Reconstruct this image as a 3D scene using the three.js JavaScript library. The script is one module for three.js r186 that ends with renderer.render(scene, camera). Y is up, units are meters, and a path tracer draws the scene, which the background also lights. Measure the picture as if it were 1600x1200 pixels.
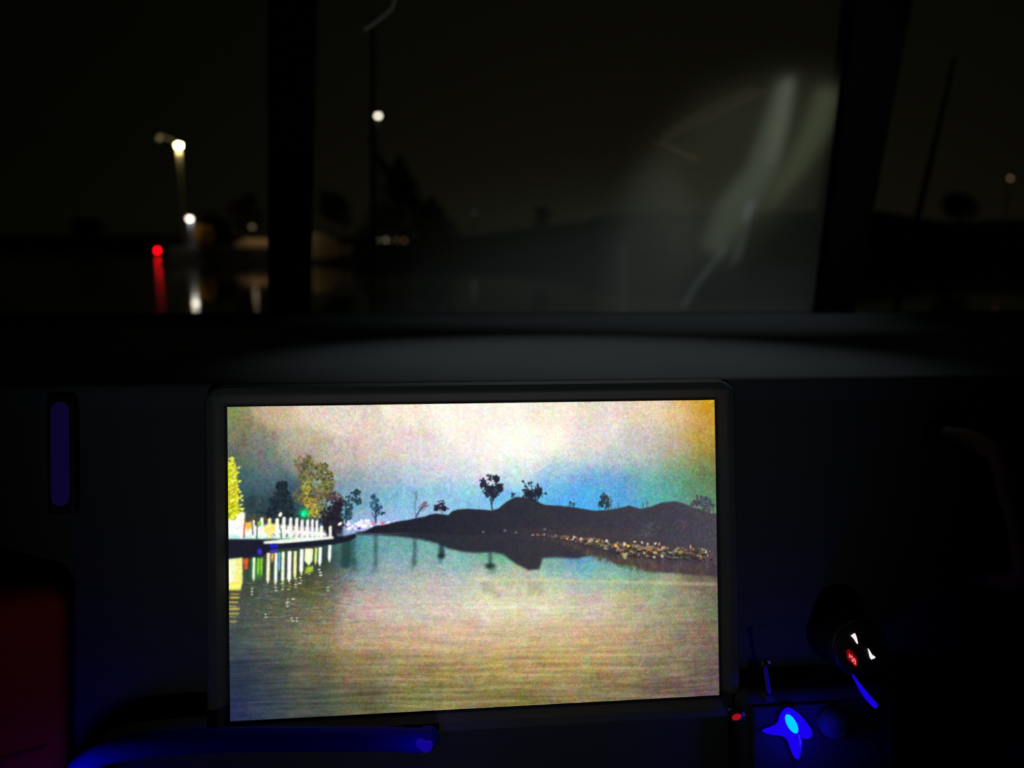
import * as THREE from 'three';
import { RoundedBoxGeometry } from 'three/addons/geometries/RoundedBoxGeometry.js';
import { mergeGeometries, toCreasedNormals } from 'three/addons/utils/BufferGeometryUtils.js';
import { RectAreaLightUniformsLib } from 'three/addons/lights/RectAreaLightUniformsLib.js';
import { ImprovedNoise } from 'three/addons/math/ImprovedNoise.js';

// ---------------------------------------------------------------- camera, sky, exposure, large lights
RectAreaLightUniformsLib.init();
const scene = new THREE.Scene();
const EYE = new THREE.Vector3(0, 1.3, 0);
const FOV = (2 * Math.atan(600 / 1203) * 180) / Math.PI;
const camera = new THREE.PerspectiveCamera(FOV, 4 / 3, 0.03, 1500);
camera.position.copy(EYE);
camera.rotation.set(-0.1873, -0.10099, 0.00686, 'YXZ');
camera.focus = 0.575;
camera.userData.fStop = 3.6;
camera.updateMatrixWorld(true);
scene.add(camera);

// clouded night sky with the brown light dome of a town ahead and to the right, fading with height
{
  const w = 256, h = 128, data = new Float32Array(w * h * 4);
  for (let j = 0; j < h; j++) for (let i = 0; i < w; i++) {
    const up = ((j + 0.5) / h - 0.5) * Math.PI, round = ((i + 0.5) / w - 0.5) * 2 * Math.PI, az = Math.atan2(Math.cos(round), -Math.sin(round));
    let d = az - 0.26; if (d > Math.PI) d -= 2 * Math.PI; if (d < -Math.PI) d += 2 * Math.PI;
    const dome = Math.exp(-Math.max(0, up) / 0.24) * Math.exp(-((d / 0.52) ** 2));
    data.set([0.0009 + 0.0066 * dome, 0.0009 + 0.006 * dome, 0.0003 + 0.0036 * dome, 1], (j * w + i) * 4);
  }
  const sky = new THREE.DataTexture(data, w, h, THREE.RGBAFormat, THREE.FloatType);
  sky.mapping = THREE.EquirectangularReflectionMapping;
  sky.magFilter = sky.minFilter = THREE.LinearFilter;
  sky.needsUpdate = true;
  scene.background = sky;
}

const renderer = new THREE.WebGLRenderer({ antialias: true });
renderer.toneMapping = THREE.LinearToneMapping;
renderer.toneMappingExposure = 1;
renderer.shadowMap.enabled = true;

// added unseen fill lamps: one over the dashboard, one aimed at the windscreen, and a low one on the back wall (fittings further down)
const ADDED_LAMPS = [
  { at: new THREE.Vector3(0.17, 2.24, -1.0), to: [0.15, 1.18, -0.76], cd: 0.7, cone: 0.335, label: 'added dim dome lamp, unseen, on the ceiling right over the dashboard' },
  { at: new THREE.Vector3(0.9, 2.24, -0.5), to: [0.48, 1.44, -1.4], cd: 0.8, cone: 0.42, label: 'added dim dome lamp, unseen, on the ceiling by the right wall, aimed at the windscreen' },
  { at: new THREE.Vector3(0.05, 0.6, 1.55), to: [0.03, 1.17, -0.53], cd: 0.55, cone: 0.19, low: true, label: 'added dim fill light, unseen, low on the back wall of the wheelhouse' },
];
for (const k of ADDED_LAMPS) {
  const l = new THREE.SpotLight(new THREE.Color().setRGB(0.86, 1, 1), k.cd, 0, k.cone, 1, 2);
  l.position.copy(k.at);
  if (k.low) l.position.z -= 0.03; else l.position.y -= 0.03;
  l.target.position.set(...k.to);
  l.castShadow = true;
  l.name = 'added_lamp';
  scene.add(l, l.target);
}

// ---------------------------------------------------------------- helpers
let seed = 7;
const rnd = () => { seed = (seed + 0x6d2b79f5) | 0; let t = Math.imul(seed ^ (seed >>> 15), 1 | seed); t = (t + Math.imul(t ^ (t >>> 7), 61 | t)) ^ t; return ((t ^ (t >>> 14)) >>> 0) / 4294967296; };
const rr = (a, b) => a + (b - a) * rnd();
const clamp = (x, a = 0, b = 1) => Math.min(b, Math.max(a, x));
const smooth = (x, a, b) => { const t = clamp((x - a) / (b - a)); return t * t * (3 - 2 * t); };
const V = (x, y, z) => new THREE.Vector3(x, y, z);
const lin = (r, g, b) => new THREE.Color().setRGB(r, g, b);
const std = (c, roughness = 0.8, more = {}) => new THREE.MeshStandardMaterial({ color: c, roughness, ...more });
const glow = (c, strength) => new THREE.MeshPhysicalMaterial({ color: lin(0.01, 0.01, 0.01), roughness: 0.8, specularIntensity: 0.1, emissive: c, emissiveIntensity: strength });

const used = new Map();
function numbered(name) {
  const n = used.get(name) ?? 0;
  used.set(name, n + 1);
  return n ? name + '_' + String(n).padStart(3, '0') : name;
}
function tag(o, label, category, group, kind) {
  if (label) o.userData.label = label;
  if (category) o.userData.category = category;
  if (group) o.userData.group = group;
  if (kind) o.userData.kind = kind;
  return o;
}
function thing(name, label, category, at = V(0, 0, 0), group, kind) {
  const g = new THREE.Group();
  g.name = numbered(name);
  g.position.copy(at);
  scene.add(g);
  return tag(g, label, category, group, kind);
}
function part(parent, name, geometry, material, label) {
  const m = new THREE.Mesh(geometry, material);
  m.name = name;
  m.castShadow = m.receiveShadow = true;
  if (label) m.userData.label = label;
  parent.add(m);
  return m;
}
function struct(name, geometry, material) {
  const m = part(scene, numbered(name), geometry, material);
  m.userData.kind = 'structure';
  return m;
}
const box = (x0, x1, y0, y1, z0, z1) => new THREE.BoxGeometry(x1 - x0, y1 - y0, z1 - z0).translate((x0 + x1) / 2, (y0 + y1) / 2, (z0 + z1) / 2);
const rbox = (w, h, d, r = 0.004, s = 3) => new RoundedBoxGeometry(w, h, d, s, r);
const tube = (pts, r, seg = 40, rad = 10) => new THREE.TubeGeometry(new THREE.CatmullRomCurve3(pts), seg, r, rad, false);
function rod(a, b, r0, r1 = r0, n = 10) {
  const d = b.clone().sub(a), g = new THREE.CylinderGeometry(r1, r0, d.length(), n, 1).translate(0, d.length() / 2, 0);
  g.applyQuaternion(new THREE.Quaternion().setFromUnitVectors(V(0, 1, 0), d.normalize()));
  return g.translate(a.x, a.y, a.z);
}
// a slab that runs from (y0, z0) to (y1, z1), its thickness on the side away from the viewer
function slab(x0, x1, y0, z0, y1, z1, t, r = 0.006) {
  const dy = y1 - y0, dz = z1 - z0, len = Math.hypot(dy, dz), g = new RoundedBoxGeometry(x1 - x0, len, t, 3, Math.min(r, t * 0.45)).translate(0, 0, -t / 2);
  g.rotateX(Math.atan2(dz, dy));
  return g.translate((x0 + x1) / 2, (y0 + y1) / 2, (z0 + z1) / 2);
}
// the line of sight of a picture point of the 1600 x 1200 photograph, met with a plane
function sight(px, py) { return V((px - 800) / 1203, (600 - py) / 1203, -1).applyQuaternion(camera.quaternion); }
function far(px, py, z) { const d = sight(px, py); return EYE.clone().addScaledVector(d, (z - EYE.z) / d.z); }

// the leaning helm panel: u to the right, v up the panel, w out of it
const PANEL = new THREE.Group();
PANEL.position.set(0.0316, 1.06996, -0.53406);
PANEL.rotation.x = -0.19975;
PANEL.updateMatrixWorld(true);
const toWorld = (u, v, w = 0) => V(u, v, w).applyMatrix4(PANEL.matrixWorld);
const INV = PANEL.matrixWorld.clone().invert(), INVROT = PANEL.quaternion.clone().invert();
function onPanel(px, py, w = 0) {
  const d = sight(px, py).applyQuaternion(INVROT), o = EYE.clone().applyMatrix4(INV);
  return o.addScaledVector(d, (w - o.z) / d.z);
}
function mounted(name, label, category, u, v, w, group) {
  const g = thing(name, label, category, toWorld(u, v, w), group);
  g.quaternion.copy(PANEL.quaternion);
  return g;
}
// an outline given in photograph pixels, standing on the panel at height w, as a shape round the point (cu, cv)
function outline(points, w, cu, cv, curved) {
  const p = points.map(([x, y]) => { const q = onPanel(x, y, w); return new THREE.Vector2(q.x - cu, q.y - cv); });
  return new THREE.Shape(curved ? new THREE.SplineCurve([...p, p[0]]).getPoints(80) : p);
}

const noise = new ImprovedNoise();
function canvas(w, h) { const c = document.createElement('canvas'); c.width = w; c.height = h; return c; }

// a grain of fine bumps shared by the moulded plastics and vinyl
function bumpTexture(size, f) {
  const data = new Uint8Array(size * size * 4);
  for (let y = 0; y < size; y++) for (let x = 0; x < size; x++) {
    const v = clamp(f(x, y)) * 255, i = (y * size + x) * 4;
    data[i] = data[i + 1] = data[i + 2] = v; data[i + 3] = 255;
  }
  const t = new THREE.DataTexture(data, size, size);
  t.wrapS = t.wrapT = THREE.RepeatWrapping; t.magFilter = THREE.LinearFilter; t.needsUpdate = true;
  return t;
}
const grain = bumpTexture(256, (x, y) => 0.5 + 0.35 * noise.noise(x * 0.22, y * 0.22, 1.3) + 0.2 * noise.noise(x * 0.6, y * 0.6, 7.1));
grain.repeat.set(3, 3);

const M = {
  liner: std(lin(0.035, 0.035, 0.036), 0.85, { bumpMap: grain, bumpScale: 0.0005 }),
  post: new THREE.MeshPhysicalMaterial({ color: lin(0.006, 0.006, 0.006), roughness: 1, specularIntensity: 0 }),
  floor: std(lin(0.05, 0.04, 0.03), 0.7),
  dash: std(lin(0.085, 0.088, 0.095), 0.9),
  face: std(lin(0.085, 0.083, 0.08), 0.9),
  bezel: std(lin(0.12, 0.115, 0.11), 0.7),
  black: std(lin(0.008, 0.008, 0.009), 0.5),
  housing: std(lin(0.04, 0.04, 0.05), 0.85),
  pale: std(lin(0.6, 0.6, 0.62), 0.5),
  red: std(lin(0.45, 0.01, 0.003), 1, { bumpMap: grain, bumpScale: 0.0006 }),
  brown: std(lin(0.07, 0.028, 0.008), 0.8),
  rubber: std(lin(0.02, 0.02, 0.02), 0.7),
  glass: new THREE.MeshPhysicalMaterial({ color: lin(0.97, 0.98, 0.97), roughness: 0, transmission: 1, thickness: 0, ior: 1.5 }),
  rail: std(lin(0.35, 0.35, 0.37), 0.42, { metalness: 0.55 }),
  bluelitvinyl: new THREE.MeshPhysicalMaterial({ color: lin(0.004, 0.002, 0.3), roughness: 0.9, specularIntensity: 0.15 }),  // blue light on the grab rail put into its base colour
  hull: std(lin(0.06, 0.06, 0.065), 0.6),
  mast: std(lin(0.01, 0.01, 0.01), 0.7),
  earth: std(lin(0.006, 0.006, 0.004), 1),
  steel: std(lin(0.62, 0.55, 0.4), 0.5),
  bluesteel: std(lin(0.3, 0.36, 0.5), 0.5),
  bark: std(lin(0.09, 0.06, 0.035), 0.95),
  timber: std(lin(0.8, 0.6, 0.38), 0.9),
  whitewood: std(lin(0.8, 0.7, 0.48), 0.9),
  water: new THREE.MeshPhysicalMaterial({ color: lin(0.002, 0.0035, 0.004), roughness: 0.15, ior: 1.33 }),
};

// ================================================================ the wheelhouse
const X0 = -1.15, X1 = 1.45, SILL = 1.152, HEAD = 1.86, ZF = -1.4, CEIL = 2.3, ZB = 1.6;
struct('floor', box(X0 - 0.05, X1 + 0.05, -0.06, 0, ZF - 0.06, ZB + 0.06), M.floor);
struct('ceiling', box(X0 - 0.05, X1 + 0.05, CEIL, CEIL + 0.06, ZF - 0.06, ZB + 0.06), M.liner);
struct('wall_left', box(X0 - 0.05, X0, 0, CEIL, ZF - 0.06, ZB + 0.06), M.liner);
struct('wall_right', box(X1, X1 + 0.05, 0, CEIL, ZF - 0.06, ZB + 0.06), M.liner);
struct('wall_back', box(X0, X1, 0, CEIL, ZB, ZB + 0.06), M.liner);
struct('wall_front', mergeGeometries([box(X0, X1, 0, SILL, ZF - 0.06, ZF), box(X0, X1, HEAD, CEIL, ZF - 0.06, ZF)]), M.liner);

// two window posts, each from a point on the sill to a point under the header
function post(xb, xt, wb, wt) {
  const s = new THREE.Shape([[xb - wb / 2, SILL], [xb + wb / 2, SILL], [xt + wt / 2, HEAD], [xt - wt / 2, HEAD]].map((p) => new THREE.Vector2(...p)));
  return new THREE.ExtrudeGeometry(s, { depth: 0.05, bevelEnabled: true, bevelSize: 0.003, bevelThickness: 0.004, bevelSegments: 2 }).translate(0, 0, ZF - 0.055);
}
const POSTS = [[-0.262, -0.222, 0.062, 0.07], [0.765, 0.815, 0.066, 0.108]];
for (const p of POSTS) struct('trim_' + (POSTS.indexOf(p) + 1), post(...p), M.post);
struct('trim_3', slab(X0 + 0.002, X1 - 0.002, SILL - 0.012, ZF + 0.045, SILL + 0.013, ZF + 0.006, 0.012, 0.004), M.dash);

// three panes with rubber gaskets; the middle one carries a painted reflection and haze
function pane(n, corners) {
  const w = thing('window_' + n, null, null, V(0, 0, ZF - 0.03), null, 'structure');
  const s = new THREE.Shape(corners.map((p) => new THREE.Vector2(...p)));
  part(w, 'glass', new THREE.ShapeGeometry(s), M.glass);
  const loop = corners.map(([x, y]) => V(x, y, 0));
  part(w, 'gasket', mergeGeometries(loop.map((a, i) => rod(a, loop[(i + 1) % 4], 0.004, 0.004, 8))), M.rubber);
  return w;
}
const edge = (p, side, y) => { const t = (y - SILL) / (HEAD - SILL); return p[0] + (p[1] - p[0]) * t + (side * (p[2] + (p[3] - p[2]) * t)) / 2; };
const lo = SILL + 0.008, hi = HEAD - 0.004;
pane(1, [[X0 + 0.005, lo], [edge(POSTS[0], -1, lo) - 0.002, lo], [edge(POSTS[0], -1, hi) - 0.002, hi], [X0 + 0.005, hi]]);
const middle = pane(2, [[edge(POSTS[0], 1, lo) + 0.002, lo], [edge(POSTS[1], -1, lo) - 0.002, lo], [edge(POSTS[1], -1, hi) - 0.002, hi], [edge(POSTS[0], 1, hi) + 0.002, hi]]);
pane(3, [[edge(POSTS[1], 1, lo) + 0.002, lo], [X1 - 0.005, lo], [X1 - 0.005, hi], [edge(POSTS[1], 1, hi) + 0.002, hi]]);

// reflection and glare haze painted on a sheet inside the middle pane
{
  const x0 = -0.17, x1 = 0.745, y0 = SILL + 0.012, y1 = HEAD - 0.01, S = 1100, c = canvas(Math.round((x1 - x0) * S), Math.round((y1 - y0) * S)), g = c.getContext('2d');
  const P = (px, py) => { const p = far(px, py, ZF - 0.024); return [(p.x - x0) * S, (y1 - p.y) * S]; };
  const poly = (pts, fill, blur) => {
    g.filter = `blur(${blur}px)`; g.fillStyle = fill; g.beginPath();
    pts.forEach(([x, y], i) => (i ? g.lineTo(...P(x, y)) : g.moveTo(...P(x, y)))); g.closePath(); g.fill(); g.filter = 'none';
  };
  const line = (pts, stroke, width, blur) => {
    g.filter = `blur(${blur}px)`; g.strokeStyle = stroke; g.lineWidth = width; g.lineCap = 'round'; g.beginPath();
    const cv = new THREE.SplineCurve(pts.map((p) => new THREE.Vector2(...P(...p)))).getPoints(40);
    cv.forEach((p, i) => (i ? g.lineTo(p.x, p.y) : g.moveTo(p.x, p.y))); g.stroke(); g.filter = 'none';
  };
  // painted glare haze: thickest low down in the middle of the pane
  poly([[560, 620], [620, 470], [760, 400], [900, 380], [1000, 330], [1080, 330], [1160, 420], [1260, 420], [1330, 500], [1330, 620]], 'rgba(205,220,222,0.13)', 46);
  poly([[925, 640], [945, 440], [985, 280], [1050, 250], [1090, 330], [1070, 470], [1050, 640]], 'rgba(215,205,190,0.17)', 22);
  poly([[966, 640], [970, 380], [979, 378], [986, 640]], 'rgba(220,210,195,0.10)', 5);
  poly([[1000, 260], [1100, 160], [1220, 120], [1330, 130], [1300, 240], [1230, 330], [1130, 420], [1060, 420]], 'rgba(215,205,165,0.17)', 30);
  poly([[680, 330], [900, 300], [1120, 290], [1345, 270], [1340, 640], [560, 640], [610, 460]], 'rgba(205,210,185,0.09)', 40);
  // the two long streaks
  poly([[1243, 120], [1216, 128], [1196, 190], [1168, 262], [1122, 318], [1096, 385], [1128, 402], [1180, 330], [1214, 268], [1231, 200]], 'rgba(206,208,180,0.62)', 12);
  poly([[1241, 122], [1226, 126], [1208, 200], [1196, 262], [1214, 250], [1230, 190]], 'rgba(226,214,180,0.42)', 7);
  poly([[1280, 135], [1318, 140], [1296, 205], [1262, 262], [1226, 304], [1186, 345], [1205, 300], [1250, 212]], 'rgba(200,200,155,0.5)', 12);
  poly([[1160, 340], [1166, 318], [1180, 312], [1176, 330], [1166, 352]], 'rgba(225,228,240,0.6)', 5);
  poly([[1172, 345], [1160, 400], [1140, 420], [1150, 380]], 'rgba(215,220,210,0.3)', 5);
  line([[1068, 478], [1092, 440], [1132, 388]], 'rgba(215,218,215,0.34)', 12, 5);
  // thin hairlines of the painted reflection
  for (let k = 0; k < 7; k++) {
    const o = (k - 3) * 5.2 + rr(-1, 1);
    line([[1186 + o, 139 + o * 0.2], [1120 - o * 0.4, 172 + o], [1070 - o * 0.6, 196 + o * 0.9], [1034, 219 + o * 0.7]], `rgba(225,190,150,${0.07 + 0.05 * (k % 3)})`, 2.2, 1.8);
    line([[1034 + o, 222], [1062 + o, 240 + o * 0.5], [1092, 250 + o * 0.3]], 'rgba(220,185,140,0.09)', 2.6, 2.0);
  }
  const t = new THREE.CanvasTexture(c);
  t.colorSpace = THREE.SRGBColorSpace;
  const reflectionMat = new THREE.MeshStandardMaterial({ map: t, transparent: true, roughness: 1 });
  part(middle, 'painted_reflection', new THREE.PlaneGeometry(x1 - x0, y1 - y0).translate((x0 + x1) / 2, (y0 + y1) / 2, 0.006), reflectionMat, 'grey streaky reflection and haze painted on the glass');
}

// fittings for the added fill lamps
for (const k of ADDED_LAMPS) {
  const l = thing(k.low ? 'added_low_light' : 'added_lamp', k.label, 'lamp', k.low ? V(k.at.x, k.at.y, ZB) : V(k.at.x, CEIL, k.at.z));
  if (k.low) l.rotation.x = Math.PI / 2;
  part(l, 'lamp_ring', new THREE.LatheGeometry([[0.001, 0], [0.055, 0], [0.058, -0.012], [0.05, -0.02], [0.044, -0.016]].map((p) => new THREE.Vector2(...p)), 32), M.housing);
  part(l, 'lamp_lens', new THREE.SphereGeometry(0.044, 24, 10, 0, Math.PI * 2, Math.PI / 2, Math.PI / 2).scale(1, 0.55, 1).translate(0, -0.014, 0), glow(lin(0.86, 1, 1), 0.3));
}

// pale cord hanging in front of the top of the middle pane
{
  const z = ZF + 0.08, a = far(612, 0, z), pts = [V(a.x + 0.005, CEIL - 0.001, z), V(a.x + 0.004, a.y + 0.12, z), far(615, 8, z), far(604, 21, z), far(588, 34, z), far(569, 47, z)];
  const t = thing('lanyard', 'pale thin curled cord hanging from the ceiling at the top of the windscreen', 'cord', pts[0]);
  part(t, 'cord', tube(pts.map((p) => p.clone().sub(pts[0])), 0.0035, 50, 8), std(lin(0.75, 0.68, 0.55), 0.9));
  part(t, 'cord_hook', new THREE.TorusGeometry(0.008, 0.002, 8, 20).translate(0, -0.006, 0), M.rail);
}

// ================================================================ helm console
{
  const top = toWorld(0, 0.126, -0.012), foot = toWorld(0, -0.36, -0.012);
  const c = thing('helm_console', 'dark moulded helm console with a sloping grey dashboard under the windscreen', 'console', V(0.15, 0, -0.9));
  const L = (g) => g.translate(-0.15, 0, 0.9);
  part(c, 'console_face', L(slab(X0 + 0.01, X1 - 0.01, foot.y, foot.z, top.y, top.z, 0.022)), M.face);
  part(c, 'dash_top', L(slab(X0 + 0.01, X1 - 0.01, top.y + 0.004, top.z + 0.004, SILL - 0.002, ZF + 0.03, 0.02, 0.006)), M.dash, 'grey textured dashboard top');
  part(c, 'kick_panel', L(slab(X0 + 0.01, X1 - 0.01, 0.005, foot.z - 0.12, foot.y, foot.z - 0.01, 0.02)), M.face);
  part(c, 'brow_trim', L(rod(V(X0 + 0.012, top.y, top.z), V(X1 - 0.012, top.y, top.z), 0.004, 0.004, 14)), M.dash);
}

// ---------------------------------------------------------------- the picture on the display (a flat print: the harbour seen by a low-light camera)
const QUAD = [[355, 636], [1116, 625], [1124, 1086], [360, 1127]];
function homography(from, to) {
  const A = from.flatMap(([x, y], i) => [[x, y, 1, 0, 0, 0, -x * to[i][0], -y * to[i][0], to[i][0]], [0, 0, 0, x, y, 1, -x * to[i][1], -y * to[i][1], to[i][1]]]);
  for (let i = 0; i < 8; i++) {
    let p = i; for (let k = i; k < 8; k++) if (Math.abs(A[k][i]) > Math.abs(A[p][i])) p = k;
    [A[i], A[p]] = [A[p], A[i]];
    for (let k = 0; k < 8; k++) if (k !== i) { const f = A[k][i] / A[i][i]; for (let j = i; j < 9; j++) A[k][j] -= f * A[i][j]; }
  }
  const h = A.map((r, i) => r[8] / r[i]);
  return (x, y) => { const w = h[6] * x + h[7] * y + 1; return [(h[0] * x + h[1] * y + h[2]) / w, (h[3] * x + h[4] * y + h[5]) / w]; };
}
function harbourPicture() {
  const W = 1280, H = 800, c = canvas(W, H), g = c.getContext('2d'), K = W / 764;
  const rect = [[0, 0], [W, 0], [W, H], [0, H]], P = homography(QUAD, rect), Q = homography(rect, QUAD);
  // soft colour fields: [x, y, r, g, b]
  const sky = [
    [362, 642, 118, 132, 82], [372, 668, 128, 122, 90], [420, 645, 196, 172, 138], [400, 690, 118, 122, 106], [500, 645, 222, 205, 180], [470, 690, 182, 166, 140], [560, 660, 222, 204, 186], [640, 645, 240, 228, 206], [700, 640, 250, 240, 220], [780, 640, 248, 238, 220], [860, 640, 240, 226, 205], [940, 645, 226, 212, 196],
    [1010, 640, 222, 202, 172], [1060, 650, 214, 184, 140], [1095, 640, 208, 160, 58], [1112, 634, 190, 140, 30], [1100, 680, 186, 150, 66], [1112, 700, 150, 132, 50], [640, 690, 224, 208, 196], [720, 690, 246, 236, 220], [800, 690, 255, 250, 232], [860, 690, 250, 242, 222], [930, 690, 226, 214, 204], [1000, 690, 200, 190, 184], [1050, 700, 186, 172, 146],
    [370, 715, 92, 106, 96], [420, 720, 112, 122, 112], [470, 716, 150, 148, 130], [540, 716, 196, 182, 168], [600, 716, 206, 194, 190], [680, 716, 222, 214, 212], [760, 720, 242, 238, 226], [830, 718, 240, 242, 224], [900, 720, 206, 216, 204], [960, 715, 186, 194, 194], [1010, 720, 166, 184, 172], [1060, 725, 140, 158, 110], [1110, 730, 122, 130, 74],
    [385, 750, 66, 92, 102], [430, 750, 72, 98, 112], [540, 745, 134, 158, 160], [590, 745, 160, 172, 184], [660, 742, 184, 198, 210], [730, 742, 200, 214, 220], [800, 742, 196, 220, 224], [860, 742, 150, 192, 216], [905, 748, 104, 162, 218], [950, 750, 108, 158, 206], [1000, 748, 104, 172, 168], [1050, 752, 92, 152, 132], [1110, 755, 92, 124, 76],
    [390, 785, 56, 82, 92], [430, 785, 52, 76, 86], [560, 775, 112, 160, 178], [610, 780, 118, 172, 204], [660, 775, 132, 188, 212], [720, 775, 132, 192, 220], [790, 775, 112, 190, 222], [860, 772, 82, 172, 226], [920, 775, 74, 168, 226], [975, 770, 82, 158, 206], [1030, 772, 82, 162, 158], [1085, 765, 94, 144, 112], [600, 812, 150, 180, 220], [650, 800, 150, 190, 220],
  ];
  const water = [
    [380, 850, 40, 52, 48], [420, 885, 52, 70, 52], [470, 885, 50, 62, 48], [520, 875, 30, 42, 46], [545, 860, 78, 146, 138], [600, 850, 104, 158, 148], [560, 885, 104, 150, 142], [650, 855, 104, 162, 142], [700, 870, 124, 176, 156], [640, 880, 126, 160, 156], [730, 872, 130, 172, 152], [770, 872, 90, 158, 126], [800, 895, 150, 170, 130], [860, 882, 104, 168, 140], [900, 882, 96, 160, 168], [930, 884, 96, 160, 172], [980, 888, 104, 166, 142], [1010, 892, 120, 150, 110],
    [380, 925, 66, 76, 66], [430, 930, 80, 86, 74], [480, 920, 84, 88, 56], [520, 905, 96, 96, 80], [560, 905, 166, 156, 140], [620, 898, 166, 172, 150], [660, 902, 186, 178, 148], [700, 912, 188, 182, 158], [760, 902, 212, 204, 156], [820, 905, 216, 204, 150], [880, 908, 200, 198, 150], [950, 905, 178, 184, 128], [1020, 910, 160, 164, 112], [1100, 912, 142, 130, 92], [1115, 895, 78, 64, 72],
    [385, 965, 80, 84, 78], [440, 960, 94, 94, 78], [500, 955, 122, 112, 78], [560, 945, 196, 168, 138], [640, 945, 200, 184, 154], [700, 950, 212, 194, 158], [780, 945, 222, 212, 164], [850, 945, 216, 206, 160], [920, 945, 200, 184, 146], [990, 945, 182, 166, 118], [1060, 945, 150, 142, 102], [1115, 940, 112, 108, 84],
    [370, 1000, 68, 78, 82], [430, 1000, 96, 96, 78], [490, 995, 136, 124, 84], [560, 995, 182, 154, 108], [640, 995, 198, 166, 116], [720, 995, 208, 176, 124], [800, 995, 206, 180, 122], [880, 995, 202, 170, 112], [950, 995, 190, 162, 104], [1020, 1000, 160, 140, 98], [1080, 1000, 134, 118, 88], [1115, 1000, 112, 98, 80],
    [370, 1055, 42, 54, 74], [420, 1045, 64, 72, 72], [480, 1040, 96, 94, 70], [560, 1040, 134, 120, 76], [640, 1040, 154, 136, 84], [720, 1040, 168, 146, 86], [800, 1040, 176, 152, 90], [880, 1040, 176, 150, 88], [960, 1040, 162, 142, 92], [1040, 1040, 136, 120, 88], [1110, 1045, 108, 92, 82],
    [365, 1115, 40, 48, 82], [420, 1105, 54, 64, 78], [480, 1100, 74, 80, 72], [560, 1095, 98, 96, 68], [640, 1090, 122, 114, 72], [720, 1090, 132, 122, 74], [800, 1085, 136, 122, 72], [880, 1085, 138, 122, 76], [960, 1080, 126, 112, 80], [1040, 1075, 114, 98, 82], [1112, 1075, 102, 82, 86],
  ];
  const field = (pts, s) => (x, y) => {
    let r = 0, gg = 0, b = 0, t = 0;
    for (const p of pts) { const d = ((x - p[0]) ** 2 + ((y - p[1]) * 1.35) ** 2) / (s * s); const w = Math.exp(-d) + 1e-4 / (1 + d * d); r += w * p[2]; gg += w * p[3]; b += w * p[4]; t += w; }
    return [r / t, gg / t, b / t];
  };
  const lift = (f, a) => (x, y) => { const q = f(x, y), l = (q[0] + q[1] + q[2]) / 3, k = smooth(l, 60, 170) * (a[2] > 20 ? 1 - 0.65 * smooth(y, 970, 1060) : 1); return [q[0] + a[0] * k, q[1] + a[1] * k, q[2] + a[2] * k]; };
  const fs = lift(field(sky, 28), [8, 8, 12]), fw = lift(field(water, 32), [5, 8, 27]), im = g.createImageData(W, H);
  const gw = W / 4, gh = H / 4, coarse = new Float32Array(gw * gh * 3);
  for (let j = 0; j < gh; j++) for (let i = 0; i < gw; i++) { const [x, y] = Q(i * 4 + 2, j * 4 + 2), k = y < 836 ? fs(x, y) : fw(x, y); coarse.set(k, (j * gw + i) * 3); }
  for (let j = 0; j < H; j++) for (let i = 0; i < W; i++) {
    const u = clamp(i / 4 - 0.5, 0, gw - 1.001), v = clamp(j / 4 - 0.5, 0, gh - 1.001), iu = u | 0, iv = v | 0, a = u - iu, b = v - iv, o = (j * W + i) * 4;
    for (let k = 0; k < 3; k++) {
      const q = (x, y) => coarse[(Math.min(y, gh - 1) * gw + Math.min(x, gw - 1)) * 3 + k];
      im.data[o + k] = (q(iu, iv) * (1 - a) + q(iu + 1, iv) * a) * (1 - b) + (q(iu, iv + 1) * (1 - a) + q(iu + 1, iv + 1) * a) * b;
    }
    im.data[o + 3] = 255;
  }
  g.putImageData(im, 0, 0);

  const path = (pts, close = true) => { g.beginPath(); pts.forEach(([x, y], i) => (i ? g.lineTo(...P(x, y)) : g.moveTo(...P(x, y)))); if (close) g.closePath(); };
  const poly = (pts, fill, blur = 1.2) => { g.filter = blur ? `blur(${blur}px)` : 'none'; g.fillStyle = fill; path(pts); g.fill(); g.filter = 'none'; };
  const stroke = (pts, col, w, blur = 0.8) => { g.filter = blur ? `blur(${blur}px)` : 'none'; g.strokeStyle = col; g.lineWidth = w * K; g.lineCap = 'round'; g.lineJoin = 'round'; path(pts, false); g.stroke(); g.filter = 'none'; };
  const blob = (x, y, rx, ry, col, rot = 0) => { g.fillStyle = col; g.beginPath(); g.ellipse(...P(x, y), rx * K, ry * K, rot, 0, 7); g.fill(); };
  const soft = (x, y, rx, ry, col, blur) => { g.filter = `blur(${blur}px)`; blob(x, y, rx, ry, col); g.filter = 'none'; };
  const rgb = (r, gg, b, a = 1) => `rgba(${r | 0},${gg | 0},${b | 0},${a})`;
  const grad = (x0, x1, a, b) => { const q = g.createLinearGradient(P(x0, 830)[0], 0, P(x1, 830)[0], 0); q.addColorStop(0, a); q.addColorStop(1, b); return q; };
  // a crown of many small leaf clumps inside a list of ellipses
  const crown = (lobes, n, size, cols, jitter = 12) => {
    for (let k = 0; k < n * 1.2; k++) {
      const [x, y, rx, ry] = lobes[(rnd() * lobes.length) | 0], a = rr(0, 6.283), d = Math.sqrt(rnd()) * rr(0.7, 1.4), q = cols[(rnd() * cols.length) | 0], j = rr(-jitter, jitter);
      blob(x + Math.cos(a) * d * rx, y + Math.sin(a) * d * ry, rr(0.45, 1.15) * size, rr(0.3, 0.85) * size, rgb(q[0] + j, q[1] + j, q[2] + j, q[3] ?? 0.9), rr(0, 3));
    }
  };
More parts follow.
